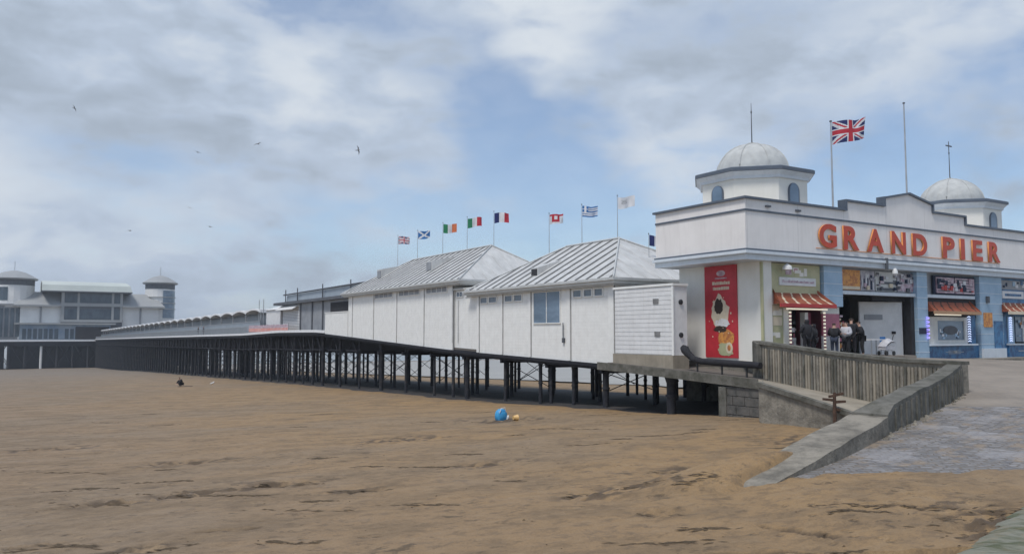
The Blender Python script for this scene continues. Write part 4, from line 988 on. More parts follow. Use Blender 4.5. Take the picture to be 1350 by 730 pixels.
# ------------------------------------------------------------------ kiosks and front
FY = .6
def awning(o, x0, x1, z0, z1, pr=1.0, mats=('brown', 'cstripe'), stripes=5, flare=.45, edge='awred'):
    m = MB(); v, f, mi = [], [], []
    nU, nV_ = 40, 8
    for j in range(nV_ + 1):
        q = j / nV_; y = FY - .05 - pr * (q ** 1.9); z = z1 + (z0 - z1) * q; sp_ = flare * (q ** 1.5)
        for i in range(nU + 1): v.append((x0 + (x1 - x0) * i / nU + sp_ * (2 * i / nU - 1), y, z))
    for j in range(nV_):
        for i in range(nU):
            k = j * (nU + 1) + i; f.append((k, k + 1, k + nU + 2, k + nU + 1)); mi.append(1 if ((i / nU * stripes + .12 * j / nV_ * stripes) % 1) < .16 else 0)
    b0 = len(m.v); m.v += [Vector(a) for a in v]; m.f += [tuple(i + b0 for i in q) for q in f]; m.m += mi
    aw = m.build('awning', list(mats), o)
    m = MB(); m.add([v[0], v[nV_ * (nU + 1)], (x0, FY, z0)], [(0, 1, 2)]); m.add([v[nU], v[-1], (x1, FY, z0)], [(0, 1, 2)]); m.build('side_cheek', mats[0], aw)
    MB().box(x0 - flare, x1 + flare, FY - pr - .05, FY - pr + .02, z0 - .16, z0 + .02).build('valance', edge, aw)
    return aw
# kiosk one
k1 = thing('food_kiosk', 'yellow green food kiosk with brown flared awning at the left corner of the entrance', 'kiosk', (4, .6, 0), group='kiosks along the entrance front')
m = MB(); m.box(1.5, 3.35, .42, .6, -.1, 4.7); m.box(3.35, 5.9, .42, .6, 3.0, 4.7); m.build('front_wall', 'kyel', k1)
m = MB(); m.box(3.0, 3.36, .36, .42, -.1, 2.5); m.build('cream_post', 'cream', k1)
MB().box(3.36, 7.4, 3.2, 3.3, -.1, 3.2).build('back_wall', 'greyd', k1)
MB().box(3.4, 4.9, 1.2, 1.6, 0.0, .95).build('counter', 'wpan', k1)
MB().box(3.6, 4.8, 2.4, 2.9, 1.0, 1.9).build('display_case', 'dark', k1)
MB().box(5.0, 5.25, .7, 1.0, 0, 2.3).build('inner_post', 'wpan', k1)
MB().box(5.3, 6.1, 1.2, 1.3, 0.6, 2.3).build('pink_board', 'pink', k1)
MB().box(6.15, 7.5, .5, .6, 1.1, 2.25).build('pink_board', 'pink', k1)
MB().box(6.15, 7.5, .52, .62, -.1, 1.1).build('white_board', 'wpan', k1)
MB().box(6.15, 7.5, .5, .62, 2.25, 2.6).build('cream_board', 'cream', k1)
for x in (3.42, 6.05):
    m = MB()
    for i in range(12): m.tube([(x, .32, .1 + i * .185), (x, .32, .19 + i * .185)], .06, 8, 0); m.tube([(x, .32, .19 + i * .185), (x, .32, .285 + i * .185)], .06, 8, 1)
    m.build('striped_post', ['pink', 'lamp'], k1)
awning(k1, 2.4, 5.6, 2.66, 3.56, .95, flare=.5)
MB().box(2.9, 5.9, .0, .12, 2.4, 2.48).build('strip_light', 'lamp', k1)
MB().box(2.75, 5.5, .36, .42, 3.62, 4.02).build('sign_board', 'wpan', k1)
m = MB(); x = 2.95
while x < 5.3: w = random.uniform(.06, .13); m.box(x, x + w, .345, .362, 3.76, 3.76 + random.uniform(.08, .13)); x += w + .035
m.build('lettering', 'neonv' if False else 'ppink', k1)
# pilasters
def pillar(x0, x1, z0, z1, label, low=None, low_m='cream'):
    o = thing('pillar', label, 'pillar', ((x0 + x1) / 2, FY, z0), group='blue pillars of the entrance front')
    m = MB(); m.box(x0, x1, FY - .35, FY, z0, z1)
    m.build('shaft', 'pblue', o)
    m = MB(); z = z0 + .55
    while z < z1 - .2: m.box(x0 - .012, x1 + .012, FY - .362, FY - .05, z, z + .03); z += .62
    m.build('joint', 'cornice', o)
    return o
pillar(6.0, 7.5, 2.62, 4.73, 'short upper blue pillar beside the left kiosk awning')
p = pillar(14.15, 15.15, -.4, 4.73, 'narrow pale blue pillar to the right of the white door')
MB().box(14.2, 15.1, FY - .38, FY - .355, 1.2, 1.55).build('notice', 'navy', p)
m = MB()
for k in range(6): m.tube([(14.85 + .28 * math.cos(a) , FY - .42, 1.0 + k * .22 + .05 * math.sin(a)) for a in [R(-90 + 30 * i) for i in range(7)]], .02, 5)
m.build('neon_arc', 'neonv', p)
p = pillar(20.65, 23.2, -.6, 4.73, 'wide pale blue pillar with an orange poster')
MB().box(20.95, 21.9, FY - .40, FY - .363, 1.62, 2.5).build('poster', 'oran', p)
MB().box(22.1, 23.1, FY - .385, FY - .363, .2, 2.0).build('blue_panel', 'kblue', p)
MB().box(20.6, 23.25, FY - .48, FY - .363, -.6, .32).build('plinth', 'cornice', p)
MB().box(21.3, 21.5, FY - .5, FY - .363, 3.1, 3.5).build('wall_lamp', 'greyd', p)
# entrance opening
en = thing('entrance_way', 'open passage with posters above, shutters inside and a white door', 'entrance', (11, 2, 0))
MB().box(7.5, 20.3, FY - .25, FY + .1, 3.3, 3.48).build('beam', 'cornice', en)
def poster(x0, x1, mt, z0=3.55, z1=4.62, y=FY - .1, par=None):
    p = MB().box(x0, x1, y, y + .09, z0, z1).build('poster', mt, par or en); return p
p = poster(7.7, 9.35, 'oran'); MB().box(7.72, 9.3, FY - .12, FY - .1, 3.58, 3.74).build('strip', 'cstripe', p)
p = poster(9.4, 10.6, 'pgrey')
for k in range(7): a = 9.5 + k * .15; MB().box(a, a + random.uniform(.05, .12), FY - .13, FY - .1, 3.6 + random.uniform(0, .3), 4.0 + random.uniform(0, .5)).build('figure', 'navy' if k % 2 else 'fwhite', p)
p = poster(10.7, 12.6, 'pale'); MB().box(11.0, 12.5, FY - .13, FY - .1, 3.95, 4.08).build('strip', 'greyd', p); MB().box(10.8, 12.4, FY - .13, FY - .1, 3.58, 3.74).build('strip', 'greyd', p)
p = poster(12.7, 14.9, 'pgrey'); MB().box(12.8, 14.8, FY - .12, FY - .1, 3.62, 4.0).build('strip', 'ppink', p)
# passage interior
MB().box(7.5, 14.1, 4.6, 4.7, -.3, 3.3).build('back_wall', 'greyd', en)
m = MB()
for k in range(12): m.box(7.9 + k * .3, 8.12 + k * .3, 4.5, 4.6, 2.45, 3.2)
m.build('shutter', 'grey', en)
MB().box(8.9, 11.3, 4.42, 4.5, 1.75, 2.45).build('notice_board', 'navy', en)
MB().box(9.2, 11.2, 4.4, 4.5, .1, 1.65).build('white_screen', 'wpan', en)
MB().box(7.5, 7.62, .7, 4.5, -.3, 3.3).build('side_wall', 'pink', en)
MB().box(7.65, 8.05, 1.2, 1.4, -.1, 2.9).build('booth_post', 'wood', en)
dr_ = MB().hexa([(11.35, 2.0, -.02), (13.75, .95, -.02), (13.75, 1.03, -.02), (11.35, 2.08, -.02)], [(11.35, 2.0, 3.02), (13.75, .95, 3.02), (13.75, 1.03, 3.02), (11.35, 2.08, 3.02)]).build('door', 'wpan', en)
MB().box(13.1, 13.3, 1.08, 1.2, 1.2, 1.35).build('handle', 'dark', dr_)
MB().hexa([(11.6, 1.84, 2.0), (12.6, 1.41, 2.0), (12.6, 1.45, 2.0), (11.6, 1.88, 2.0)], [(11.6, 1.84, 2.3), (12.6, 1.41, 2.3), (12.6, 1.45, 2.3), (11.6, 1.88, 2.3)]).build('sign_plate', 'grey', dr_)
m = MB(); m.box(13.8, 14.12, .45, .9, -.35, 3.28); m.box(10.8, 13.8, .8, .9, 3.05, 3.28); m.build('door_frame', 'dark', en)
# kiosk three
k3 = thing('food_kiosk', 'blue food kiosk with dark awning, one lit column and a wide dark window', 'kiosk', (18, .6, -.2), group='kiosks along the entrance front')
MB().box(15.2, 20.6, .5, .62, 2.2, 3.3).build('front_wall', 'dark', k3)
m = MB(); m.box(15.2, 16.4, .45, .6, .62, 2.2); m.box(19.2, 19.5, .45, .6, .62, 2.2); m.box(16.4, 19.2, .45, .6, 1.98, 2.2); m.box(16.4, 19.2, .45, .6, .62, .84); m.build('surround', 'pale', k3)
w = MB().box(16.4, 19.2, .52, .6, .84, 1.98).build('window', 'gblue', k3)
m = MB().lathe((0, 0, 0), [(.75, 0), (.75, .02)], 20)
for q in m.v: q.xyz = (17.8 + q.x, .51 - q.z, 1.42 + q.y * .35)
m.build('oval_mark', 'greyd', w)
MB().box(15.15, 20.1, .15, .6, .52, .62).build('counter', 'cornice', k3)
MB().box(15.25, 20.6, .4, .6, -.5, .52).build('base_panel', 'kblue', k3)
m = MB()
for a, c, z in ((17.0, 18.9, .12), (17.3, 18.6, .2), (17.3, 18.6, .04)): m.box(a, c, .38, .4, z, z + .03)
m.lathe((17.95, .38, .14), [(.12, -.05), (.12, .05)], 10); m.build('ornament', 'steel', k3)
m = MB(); m.box(19.9, 20.35, .42, .6, .62, 2.3); m.build('lit_column', 'kblue', k3)
m = MB()
for k in range(11): m.tube([(19.45 + .3 * (i / 4), .38, .75 + k * .145 + .05 * math.sin(i * .8)) for i in range(5)], .028, 5)
m.build('neon_column', 'neonw', k3)
awning(k3, 15.3, 19.9, 2.5, 3.26, .7, ('brown', 'hair'), 6, .15, 'wood')
MB().box(15.7, 18.3, .1, .2, 2.28, 2.36).build('strip_light', 'lamp', k3)
m = MB(); m.box(16.1, 20.45, .42, .52, 3.52, 4.62); fr = m.build('menu_frame', 'navy', k3)
for a, c in ((16.3, 18.1), (18.25, 20.3)):
    mn = MB().box(a, c, .36, .42, 3.6, 4.52).build('menu_board', 'ppink', fr)
    m = MB()
    for r_ in range(5): m.box(a + .12, c - random.uniform(.15, .5), .348, .36, 3.7 + r_ * .17, 3.75 + r_ * .17)
    m.build('lettering', 'greyd', mn) if False else None
    m2 = m
    me_o = m2.build('lettering', 'greyd', fr)
# kiosk four
k4 = thing('food_kiosk', 'blue food kiosk with striped brown awning at the right edge of the front', 'kiosk', (26, .6, -.4), group='kiosks along the entrance front')
m = MB(); m.box(23.2, 28.8, .5, .62, 2.3, 4.73); m.box(23.2, 24.1, .5, .6, -.6, 2.3); m.build('front_wall', 'kblue', k4)
MB().box(23.6, 26.2, .42, .5, 3.45, 3.92).build('sign_board', 'wpan', k4)
m = MB(); x = 23.9
while x < 25.9: w = random.uniform(.06, .14); m.box(x, x + w, .405, .42, 3.6, 3.75); x += w + .04
m.build('lettering', 'kblue', k4)
MB().box(23.4, 28.6, .46, .5, 4.02, 4.6).build('fascia_panel', 'grey', k4)
awning(k4, 23.2, 28.0, 2.58, 3.36, .8, ('brown', 'cstripe'), 7, .2, 'cstripe')
w = MB().box(25.2, 28.6, .52, .6, .7, 2.3).build('window', 'gblue', k4)
MB().box(26.0, 26.4, .46, .52, .7, 2.3).build('window_post', 'wpan', k4)
m = MB()
for k in range(11): m.tube([(24.25 + .3 * (i / 4), .40, .75 + k * .145 + .05 * math.sin(i * .8)) for i in range(5)], .028, 5)
m.build('neon_column', 'neonw', k4); MB().box(24.15, 24.9, .45, .6, .6, 2.3).build('lit_column', 'pblue', k4)
MB().box(24.0, 28.8, .3, .6, .5, .6).build('counter', 'cornice', k4)
MB().box(24.1, 28.8, .4, .6, -.8, .5).build('base_panel', 'kblue', k4)
MB().box(25.2, 26.6, .38, .4, .1, .16).build('ornament', 'steel', k4)

crng = random.Random(21)
def clutter(par, name, x0, x1, z0, z1, y, n, pal, s0=.10, s1=.32):
    m = MB(); pal = list(pal)
    for k in range(n):
        w, h = crng.uniform(s0, s1), crng.uniform(s0 * .6, s1 * .8); x, z = crng.uniform(x0, x1 - w), crng.uniform(z0, z1 - h); d = .006 + .0015 * k
        m.box(x, x + w, y - d, y, z, z + h, crng.randrange(len(pal)))
    return m.build(name, pal, par)
PL = ['fwhite', 'pink', 'oran', 'greyd', 'pblue', 'awred', 'cstripe', 'navy']
clutter(en, 'price_labels', 9.45, 14.8, 3.56, 4.6, FY - .135, 46, ['fwhite', 'pgrey', 'ppink', 'greyd', 'navy', 'cstripe'])
clutter(en, 'stall_goods', 7.66, 8.8, .3, 2.4, 1.15, 34, ['pink', 'oran', 'fwhite', 'awred', 'ppink', 'cstripe'])
clutter(k3, 'price_labels', 16.3, 20.3, 3.6, 4.55, .343, 26, ['ppink', 'fwhite', 'navy', 'awred'], .12, .4)
clutter(k3, 'window_display', 16.5, 19.1, .9, 1.5, .518, 16, ['greyd', 'pblue', 'navy', 'fwhite'], .08, .25)
clutter(k4, 'price_labels', 23.6, 28.4, 4.05, 4.6, .455, 22, ['pblue', 'fwhite', 'navy', 'kblue'], .12, .4)
clutter(k4, 'window_display', 25.2, 28.4, .8, 2.1, .455, 24, ['greyd', 'pblue', 'oran', 'fwhite'], .1, .3)
clutter(k1, 'wall_posters', 1.7, 3.0, .3, 3.4, .415, 10, ['kyel', 'cream', 'cstripe'], .3, .7)
clutter(k1, 'stall_goods', 3.45, 4.9, .1, 1.9, 1.18, 26, ['fwhite', 'pink', 'ppink', 'greyd', 'navy'], .1, .3)
clutter(k1, 'price_labels', 2.6, 5.6, 4.08, 4.6, .415, 9, ['ppink', 'kyel', 'cream', 'pink'], .2, .5)
m = MB()
for k in range(46):
    a, b_ = crng.gauss(2.98, .28), crng.gauss(2.3, .5); w = crng.uniform(.02, .07)
    if 1.95 < a < 3.95 and .3 < b_ < 3.2 and not ((a - 3.05) ** 2 / .16 + (b_ - 2.55) ** 2 / .36 < 1): m.box(1.300, 1.327, a, a + w, b_, b_ + w * crng.uniform(.6, 2))
m.build('cream_flecks', 'cstripe', bn)

# ------------------------------------------------------------------ flags
def union(u, v):
    x, y = (u - .5) * 2, (v - .5) * 2
    if abs(x) < .11 or abs(y) < .18: return 'fred'
    if abs(x) < .19 or abs(y) < .32: return 'fwhite'
    d1, d2 = y - x, y + x
    if (abs(d1 - .07) < .09 and x > 0) or (abs(d1 + .07) < .09 and x < 0) or (abs(d2 - .07) < .09 and x < 0) or (abs(d2 + .07) < .09 and x > 0): return 'fred'
    if abs(d1) < .28 or abs(d2) < .28: return 'fwhite'
    return 'fblue'
def saltire(u, v):
    x, y = (u - .5) * 2, (v - .5) * 2
    return 'fwhite' if abs(y - x) < .24 or abs(y + x) < .24 else 'flb'
def tri(a, b_, c): return lambda u, v: a if u < .34 else (b_ if u < .67 else c)
def greek(u, v):
    if u < .38 and v > .44: return 'fwhite' if abs(u - .19) < .045 or abs(v - .72) < .06 else 'flb'
    return 'flb' if int((1 - v) * 9) % 2 == 0 else 'fwhite'
def nordic(u, v): 
    if abs(u - .42) < .06 or abs(v - .5) < .09: return 'fblue'
    if abs(u - .42) < .13 or abs(v - .5) < .19: return 'fwhite'
    return 'fred'
def redwhite(u, v):
    if v > .5: return 'fwhite' if (u < .2 or u > .7) else 'fwhite'
    return 'fred'
def pale(u, v): return 'fgry' if (.2 < u < .6 and .35 < v < .75 and (int(u * 14) + int(v * 9)) % 2) else 'fwhite'
def midred(u, v):
    if .18 < u < .72 and .2 < v < .8: return 'fred' if not (.34 < u < .55 and .42 < v < 1) else 'fwhite'
    return 'fwhite' if v < .8 else 'fred'
def flag(label, pos, w, h, fn, nx=36, ny=24, az=0.0, ph=0.0, lift=0.0, group=None):
    ms = sorted({fn((i + .5) / nx, (j + .5) / ny) for i in range(nx) for j in range(ny)})
    v, f, mi = [], [], []; d = Vector((math.cos(az), math.sin(az), 0)); n_ = Vector((-d.y, d.x, 0)); p0 = Vector(pos)
    for j in range(ny + 1):
        for i in range(nx + 1):
            u, q = i / nx, j / ny
            wv_ = math.sin(u * 7.5 + ph + q * .9) * .10 * w * (u ** .6) + math.sin(u * 13 + ph * 2 - q * 2) * .025 * w * u
            v.append(p0 + d * (u * w * .93) + n_ * wv_ + Vector((0, 0, (q - 1) * h * (1 - .08 * u) + lift * u * w + .05 * h * math.sin(u * 6 + ph))))
    m = MB()
    for j in range(ny):
        for i in range(nx):
            k = j * (nx + 1) + i; f.append((k, k + 1, k + nx + 2, k + nx + 1)); mi.append(ms.index(fn((i + .5) / nx, (j + .5) / ny)))
    m.v = [Vector(a) for a in v]; m.f = f; m.m = mi
    o = m.build('flag', ms, None, smooth=True); rehome(o, pos)
    tag(o, label, 'flag', group); return o
def pole(label, x, y, z0, z1, r=.03, group=None):
    o = thing('flagpole', label, 'flagpole', (x, y, z0), group=group)
    MB().tube([(x, y, z0), (x, y, z1)], [r * 1.3, r * .8], 8).build('mast', 'steel', o); MB().lathe((x, y, z1), [(.01, -.02), (r * 1.6, .02), (r * 1.6, .07), (.01, .11)], 8).build('finial', 'greyd', o)
    return o
ZR = zr_
G1 = 'flagpoles along the pavilion ridges'; G2 = 'small flags above the pavilions'
FL = [(53.0, 10.5 + 1.2, union, 'faded red, white and blue flag, farthest out on the pavilion ridges', 8.0, 1.05),
      (48.0, 11.7, saltire, 'blue flag with a white diagonal cross above the far pavilion', 8.7, 1.05),
      (42.3, 11.8, tri('fgreen', 'fwhite', 'forg'), 'green, white and orange striped flag above the far pavilion', 8.7, 1.1),
      (37.4, 11.75, tri('fgreen', 'fwhite', 'fred'), 'green, white and red striped flag above the far pavilion', 8.7, 1.1),
      (32.6, 11.65, tri('fblue', 'fwhite', 'fred'), 'dark blue, white and red striped flag at the landward end of the far pavilion ridge', 8.7, 1.1),
      (24.2, 10.4, midred, 'white and red flag with a red block, above the seaward end of the near pavilion', 7.3, .95),
      (20.0, 10.5, greek, 'blue and white striped flag with a cross in its corner, above the near pavilion', 7.6, 1.0),
      (15.95, 10.55, pale, 'pale nearly white flag at the landward peak of the near pavilion', 7.6, 1.0)]
for i, (y, z, fn, lb, zb_, w) in enumerate(FL):
    pole('thin grey mast carrying the ' + lb.split(',')[0].split(' above')[0].split(' at the')[0] if False else 'thin grey pole under the ' + lb.split(' flag')[0] + ' flag', 5.22, y, zb_, z, .022, G1)
    flag(lb, (5.27, y, z - .08), w * 1.25, w * .8, fn, 24, 16, az=R(-20), ph=i * 1.3, lift=.12 if i % 2 else .02, group=G2)
pole('thin grey pole half hidden behind the corner of the entrance building', 5.22, 12.8, 5.0, 7.6, .022, G1)
flag('dark blue, white and red striped flag half hidden behind the entrance building', (5.27, 12.8, 7.55), 1.15, .7, tri('fblue', 'fwhite', 'fred'), 24, 16, az=R(-8), ph=2, lift=.0, group=G2)
pole('tall white pole flying the large union flag behind the stepped parapet', 9.95, 2.5, 6.9, 13.3, .05)
flag('large red, white and blue union flag flying above the big letters', (10.05, 2.5, 13.25), 2.35, 1.3, union, 64, 40, az=R(-22), ph=.6, lift=.2)
pole('tall bare pole without a flag behind the parapet peak', 17.1, 2.5, 6.9, 15.45, .05)
o = thing('weather_vane', 'thin weather vane mast on the right tower dome', 'weather vane', (24.0, 3.7, 13.5))
MB().tube([(24.0, 3.7, 13.4), (24.0, 3.7, 14.2)], .025, 6).build('mast', 'greyd', o); MB().box(23.65, 24.35, 3.68, 3.72, 13.85, 13.93).build('arrow', 'greyd', o)

# ------------------------------------------------------------------ people
def skin_mesh(J, E, root, sub=2):
    names = list(J); idx = {n: i for i, n in enumerate(names)}
    me = bpy.data.meshes.new('sk'); me.from_pydata([Vector(J[n][0]) for n in names], [(idx[a], idx[b_]) for a, b_ in E], []); ob = bpy.data.objects.new('sk', me); COL.objects.link(ob)
    md = ob.modifiers.new('s', 'SKIN'); md.use_smooth_shade = True
    for n in names:
        sv = me.skin_vertices[0].data[idx[n]]; r = J[n][1]; sv.radius = (r, r) if not isinstance(r, tuple) else r; sv.use_root = (n == root)
    s2 = ob.modifiers.new('u', 'SUBSURF'); s2.levels = sub; s2.render_levels = sub
    bpy.context.view_layer.update()
    out_ = bpy.data.meshes.new_from_object(ob.evaluated_get(bpy.context.evaluated_depsgraph_get())); bpy.data.objects.remove(ob); return out_
def person(label, pos, face, coat='black', legs='jean', hair='hair', pose='stand', arms='down', hood=False, h=1.72, lean=0.0, group=None):
    V3 = Vector
    J = {}
    if pose == 'crouch':
        J['pel'] = (V3((0, .1, .38)), .14); J['che'] = (V3((0, -.14, .72)), .13); J['neck'] = (V3((0, -.24, .90)), .055); J['hd'] = (V3((0, -.30, 1.02)), .095); J['ht'] = (V3((0, -.31, 1.13)), .07)
        for s, n in ((1, 'l'), (-1, 'r')):
            J['hip' + n] = (V3((.1 * s, .06, .36)), .1); J['kn' + n] = (V3((.16 * s, -.34, .50)), .07); J['an' + n] = (V3((.13 * s, -.10, .09)), .045); J['to' + n] = (V3((.14 * s, -.30, .05)), .04)
            J['sh' + n] = (V3((.17 * s, -.15, .80)), .065); J['el' + n] = (V3((.22 * s, -.36, .58)), .045); J['wr' + n] = (V3((.14 * s, -.56, .40)), .03); J['ha' + n] = (V3((.12 * s, -.62, .33)), .035)
    else:
        J['pel'] = (V3((0, 0, .93)), .145); J['che'] = (V3((0, -lean * .3, 1.28)), .15); J['neck'] = (V3((0, -lean * .5, 1.46)), .055); J['hd'] = (V3((0, -lean * .6 - .02, 1.58)), .095); J['ht'] = (V3((0, -lean * .6 - .01, 1.67)), .07)
        for s, n in ((1, 'l'), (-1, 'r')):
            J['hip' + n] = (V3((.1 * s, 0, .88)), .1); J['kn' + n] = (V3((.11 * s, -.03, .48)), .065); J['an' + n] = (V3((.12 * s, .02, .08)), .042); J['to' + n] = (V3((.14 * s, -.16, .035)), .038)
            J['sh' + n] = (V3((.18 * s, -lean * .4, 1.38)), .065)
            if arms == 'down': J['el' + n] = (V3((.25 * s, .02, 1.10)), .045); J['wr' + n] = (V3((.25 * s, -.06, .86)), .03); J['ha' + n] = (V3((.24 * s, -.08, .79)), .035)
            else: J['el' + n] = (V3((.25 * s, -.06, 1.12)), .045); J['wr' + n] = (V3((.12 * s, -.28, 1.10)), .03); J['ha' + n] = (V3((.08 * s, -.34, 1.12)), .035)
    k = h / 1.72
    J = {n: (p * k, r) for n, (p, r) in J.items()}
    E = [('pel', 'che'), ('che', 'neck'), ('neck', 'hd'), ('hd', 'ht')]
    for n in 'lr':
        E += [('pel', 'hip' + n), ('hip' + n, 'kn' + n), ('kn' + n, 'an' + n), ('an' + n, 'to' + n), ('che', 'sh' + n), ('sh' + n, 'el' + n), ('el' + n, 'wr' + n), ('wr' + n, 'ha' + n)]
        d = (J['ha' + n][0] - J['wr' + n][0]).normalized(); sx_ = V3((1, 0, 0)) if n == 'l' else V3((-1, 0, 0)); sd_ = d.cross(V3((0, 0, 1)) if abs(d.z) < .8 else V3((0, 1, 0))).normalized()
        for q, (o_, ln_) in enumerate(((-.03, .07), (-.01, .08), (.01, .075), (.03, .06))):
            a = J['ha' + n][0] + sd_ * o_ + d * .02; J[f'f{n}{q}a'] = (a, .011); J[f'f{n}{q}b'] = (a + d * ln_ * .6 + V3((0, -.004, 0)), .009); J[f'f{n}{q}c'] = (a + d * ln_ + V3((0, -.02, -.005)), .007)
            E += [('ha' + n, f'f{n}{q}a'), (f'f{n}{q}a', f'f{n}{q}b'), (f'f{n}{q}b', f'f{n}{q}c')]
    me = skin_mesh(J, E, 'pel', 1)
    # nose, ears and eyes joined into the same body mesh
    bm = bmesh.new(); bm.from_mesh(me); hc = J['hd'][0] + V3((0, 0, .03))
    for off, sc in (((0, -.10, -.005), (.014, .02, .02)), ((.098, .0, 0), (.012, .02, .03)), ((-.098, 0, 0), (.012, .02, .03)), ((.032, -.088, .02), (.012, .01, .008)), ((-.032, -.088, .02), (.012, .01, .008)), ((0, -.09, -.045), (.025, .01, .007))):
        bmesh.ops.create_icosphere(bm, subdivisions=1, radius=1, matrix=Matrix.Translation(hc + V3(off)) @ Matrix.Diagonal((*sc, 1)))
    bm.to_mesh(me); bm.free()
    for p in me.polygons: p.use_smooth = True
    me.materials.clear(); me.materials.append(MT['skin'])
    ob = bpy.data.objects.new('person', me); COL.objects.link(ob); ob.location = pos; ob.rotation_euler = (0, 0, face); tag(ob, label, 'person', group)
    def part(name, mt, JJ, EE, rt):
        m2 = skin_mesh(JJ, EE, rt, 1); m2.materials.clear(); m2.materials.append(MT[mt]); m2.name = name
        for p in m2.polygons: p.use_smooth = True
        c = bpy.data.objects.new(name, m2); COL.objects.link(c); c.parent = ob; return c
    g_ = 1.0
    CJ = {'pel': (J['pel'][0] + V3((0, 0, -.10 if pose != 'crouch' else 0)), .24), 'che': (J['che'][0], .23), 'up': (J['che'][0].lerp(J['neck'][0], .75), .09)}; CE = [('pel', 'che'), ('che', 'up')]
    if hood: CJ['hh'] = (J['hd'][0] + V3((0, .03, .03)), .14); CJ['hx'] = (J['ht'][0] + V3((0, .03, .01)), .10); CE += [('up', 'hh'), ('hh', 'hx')]
    for n in 'lr':
        CJ['sh' + n] = (J['sh' + n][0], .11); CJ['el' + n] = (J['el' + n][0] + V3((.03 if n == 'l' else -.03, 0, 0)), .095); CJ['wr' + n] = (J['wr' + n][0], .065); CE += [('che', 'sh' + n), ('sh' + n, 'el' + n), ('el' + n, 'wr' + n)]
    part('coat', coat, CJ, CE, 'pel')
    TJ = {'pel': (J['pel'][0], .165)}; TE = []
    for n in 'lr':
        TJ['hip' + n] = (J['hip' + n][0], .115); TJ['kn' + n] = (J['kn' + n][0], .085); TJ['an' + n] = (J['an' + n][0] + V3((0, 0, .03)), .065); TE += [('pel', 'hip' + n), ('hip' + n, 'kn' + n), ('kn' + n, 'an' + n)]
    part('trousers', legs, TJ, TE, 'pel')
    for n in 'lr': part('shoe', 'blackp', {'a': (J['an' + n][0] + V3((0, .02, -.02)), .055), 'b': (J['to' + n][0], .05)}, [('a', 'b')], 'a')
    if not hood: part('hair', hair, {'a': (J['hd'][0] + V3((0, .035, .0)), .09), 'b': (J['hd'][0] + V3((0, .02, .055)), .105), 'c': (J['ht'][0] + V3((0, .01, .02)), .08)}, [('a', 'b'), ('b', 'c')], 'a')
    return ob
def fz(x, y): return 0.0
step = MB().box(2.2, 10.4, -1.9, 5.6, -.3, .10).build('entrance_step', 'road'); struct(step)
def at_floor(x, y):
    if -1.9 < y < 5.6 and 2.2 < x < 10.4: return .10
    d = Vector((x - CAM.x, y - CAM.y)); X = .8514 * d.x - .5246 * d.y; Y = .5246 * d.x + .8514 * d.y; return roadz(X, Y) + .01
def pp(label, x, y, face, **k): z = at_floor(x, y); return person(label, (x, y, z), face, **k)
GP_ = 'people at the entrance'
pp('person in a black hooded coat seen from behind at the left kiosk counter', 2.72, -1.2, R(168), coat='black', legs='black', hood=True, h=1.84, arms='fwd', group=GP_)
pp('dark haired person in a black jacket beside the pink board', 5.02, -1.0, R(120), coat='black', h=1.66, arms='fwd', group=GP_)
pp('dark haired person in a pale coat left of the pair in black', 5.45, -1.35, R(-80), coat='coat', legs='black', h=1.72, arms='fwd', group=GP_)
pp('taller of the two people in black in front of the passage', 5.95, -1.3, R(120), coat='black', legs='black', h=1.92, arms='fwd', group=GP_)
pp('shorter person in black bending forward beside the table', 7.1, -1.1, R(-140), coat='black', legs='black', h=1.76, lean=.25, arms='fwd', group=GP_)
pp('person in a black parka close behind the hooded one at the left kiosk', 3.6, -.9, R(195), coat='black', legs='black', h=1.62, arms='down', hood=True, group=GP_)
pp('person in a dark navy coat half hidden between the two people in black', 6.5, -.7, R(60), coat='navy', legs='black', h=1.7, arms='down', group=GP_)
# table with bundle and blue chair
tx, ty = 8.9, -.5; tz = at_floor(tx, ty)
o = thing('folding_table', 'small white folding table in the entrance passage', 'table', (tx, ty, tz))
MB().box(tx - .7, tx + .7, ty - .35, ty + .35, tz + .78, tz + .83).build('table_top', 'wpan', o)
for a in (-.62, .62):
    for c in (-.28, .28): MB().tube([(tx + a, ty + c, tz), (tx + a, ty + c, tz + .78)], .025, 6).build('leg', 'steel', o)
o = thing('pushchair', 'pushchair with a pale lilac blanket below the folding table', 'pushchair', (8.75, -1.3, tz))
bx, by = 8.75, -1.3
m = MB(); v, f = [], []
for j in range(7):
    for i in range(9):
        u, q = i / 8, j / 6; v.append((bx - .45 + .9 * u, by - .28 + .5 * q, tz + .45 + .32 * math.sin(math.pi * u) * (.5 + .5 * math.sin(math.pi * q)) + .2 * u + .05 * noise.noise(Vector((u * 4, q * 4, 1)))))
for j in range(6):
    for i in range(8): k = j * 9 + i; f.append((k, k + 1, k + 10, k + 9))
m.add(v, f); m.box(bx - .42, bx + .4, by - .25, by + .2, tz + .3, tz + .5); m.build('blanket', 'coat', o, smooth=True)
MB().tube([(bx - .35, by, tz + .3), (bx + .5, by, tz + .7), (bx + .65, by, tz + 1.05)], .02, 6).build('handle', 'blackp', o)
for a in (-.3, .3):
    for c in (-.22, .22):
        m = MB().lathe((0, 0, 0), [(.06, -.02), (.12, -.02), (.12, .02), (.06, .02)], 14)
        for q in m.v: q.xyz = (bx + a + q.x, by + c + q.z, tz + .12 + q.y)
        m.build('wheel', 'blackp', o)
m = MB()
for a in (-.3, .3): m.tube([(bx + a, by - .22, tz + .12), (bx, by - .2, tz + .35)], .015, 5); m.tube([(bx + a, by + .22, tz + .12), (bx, by + .2, tz + .35)], .015, 5)
m.build('frame', 'steel', o)
chx, chy = 10.0, -.5; tz2 = at_floor(chx, chy)
o = thing('chair', 'blue plastic chair standing in front of the white door', 'chair', (chx, chy, tz2))
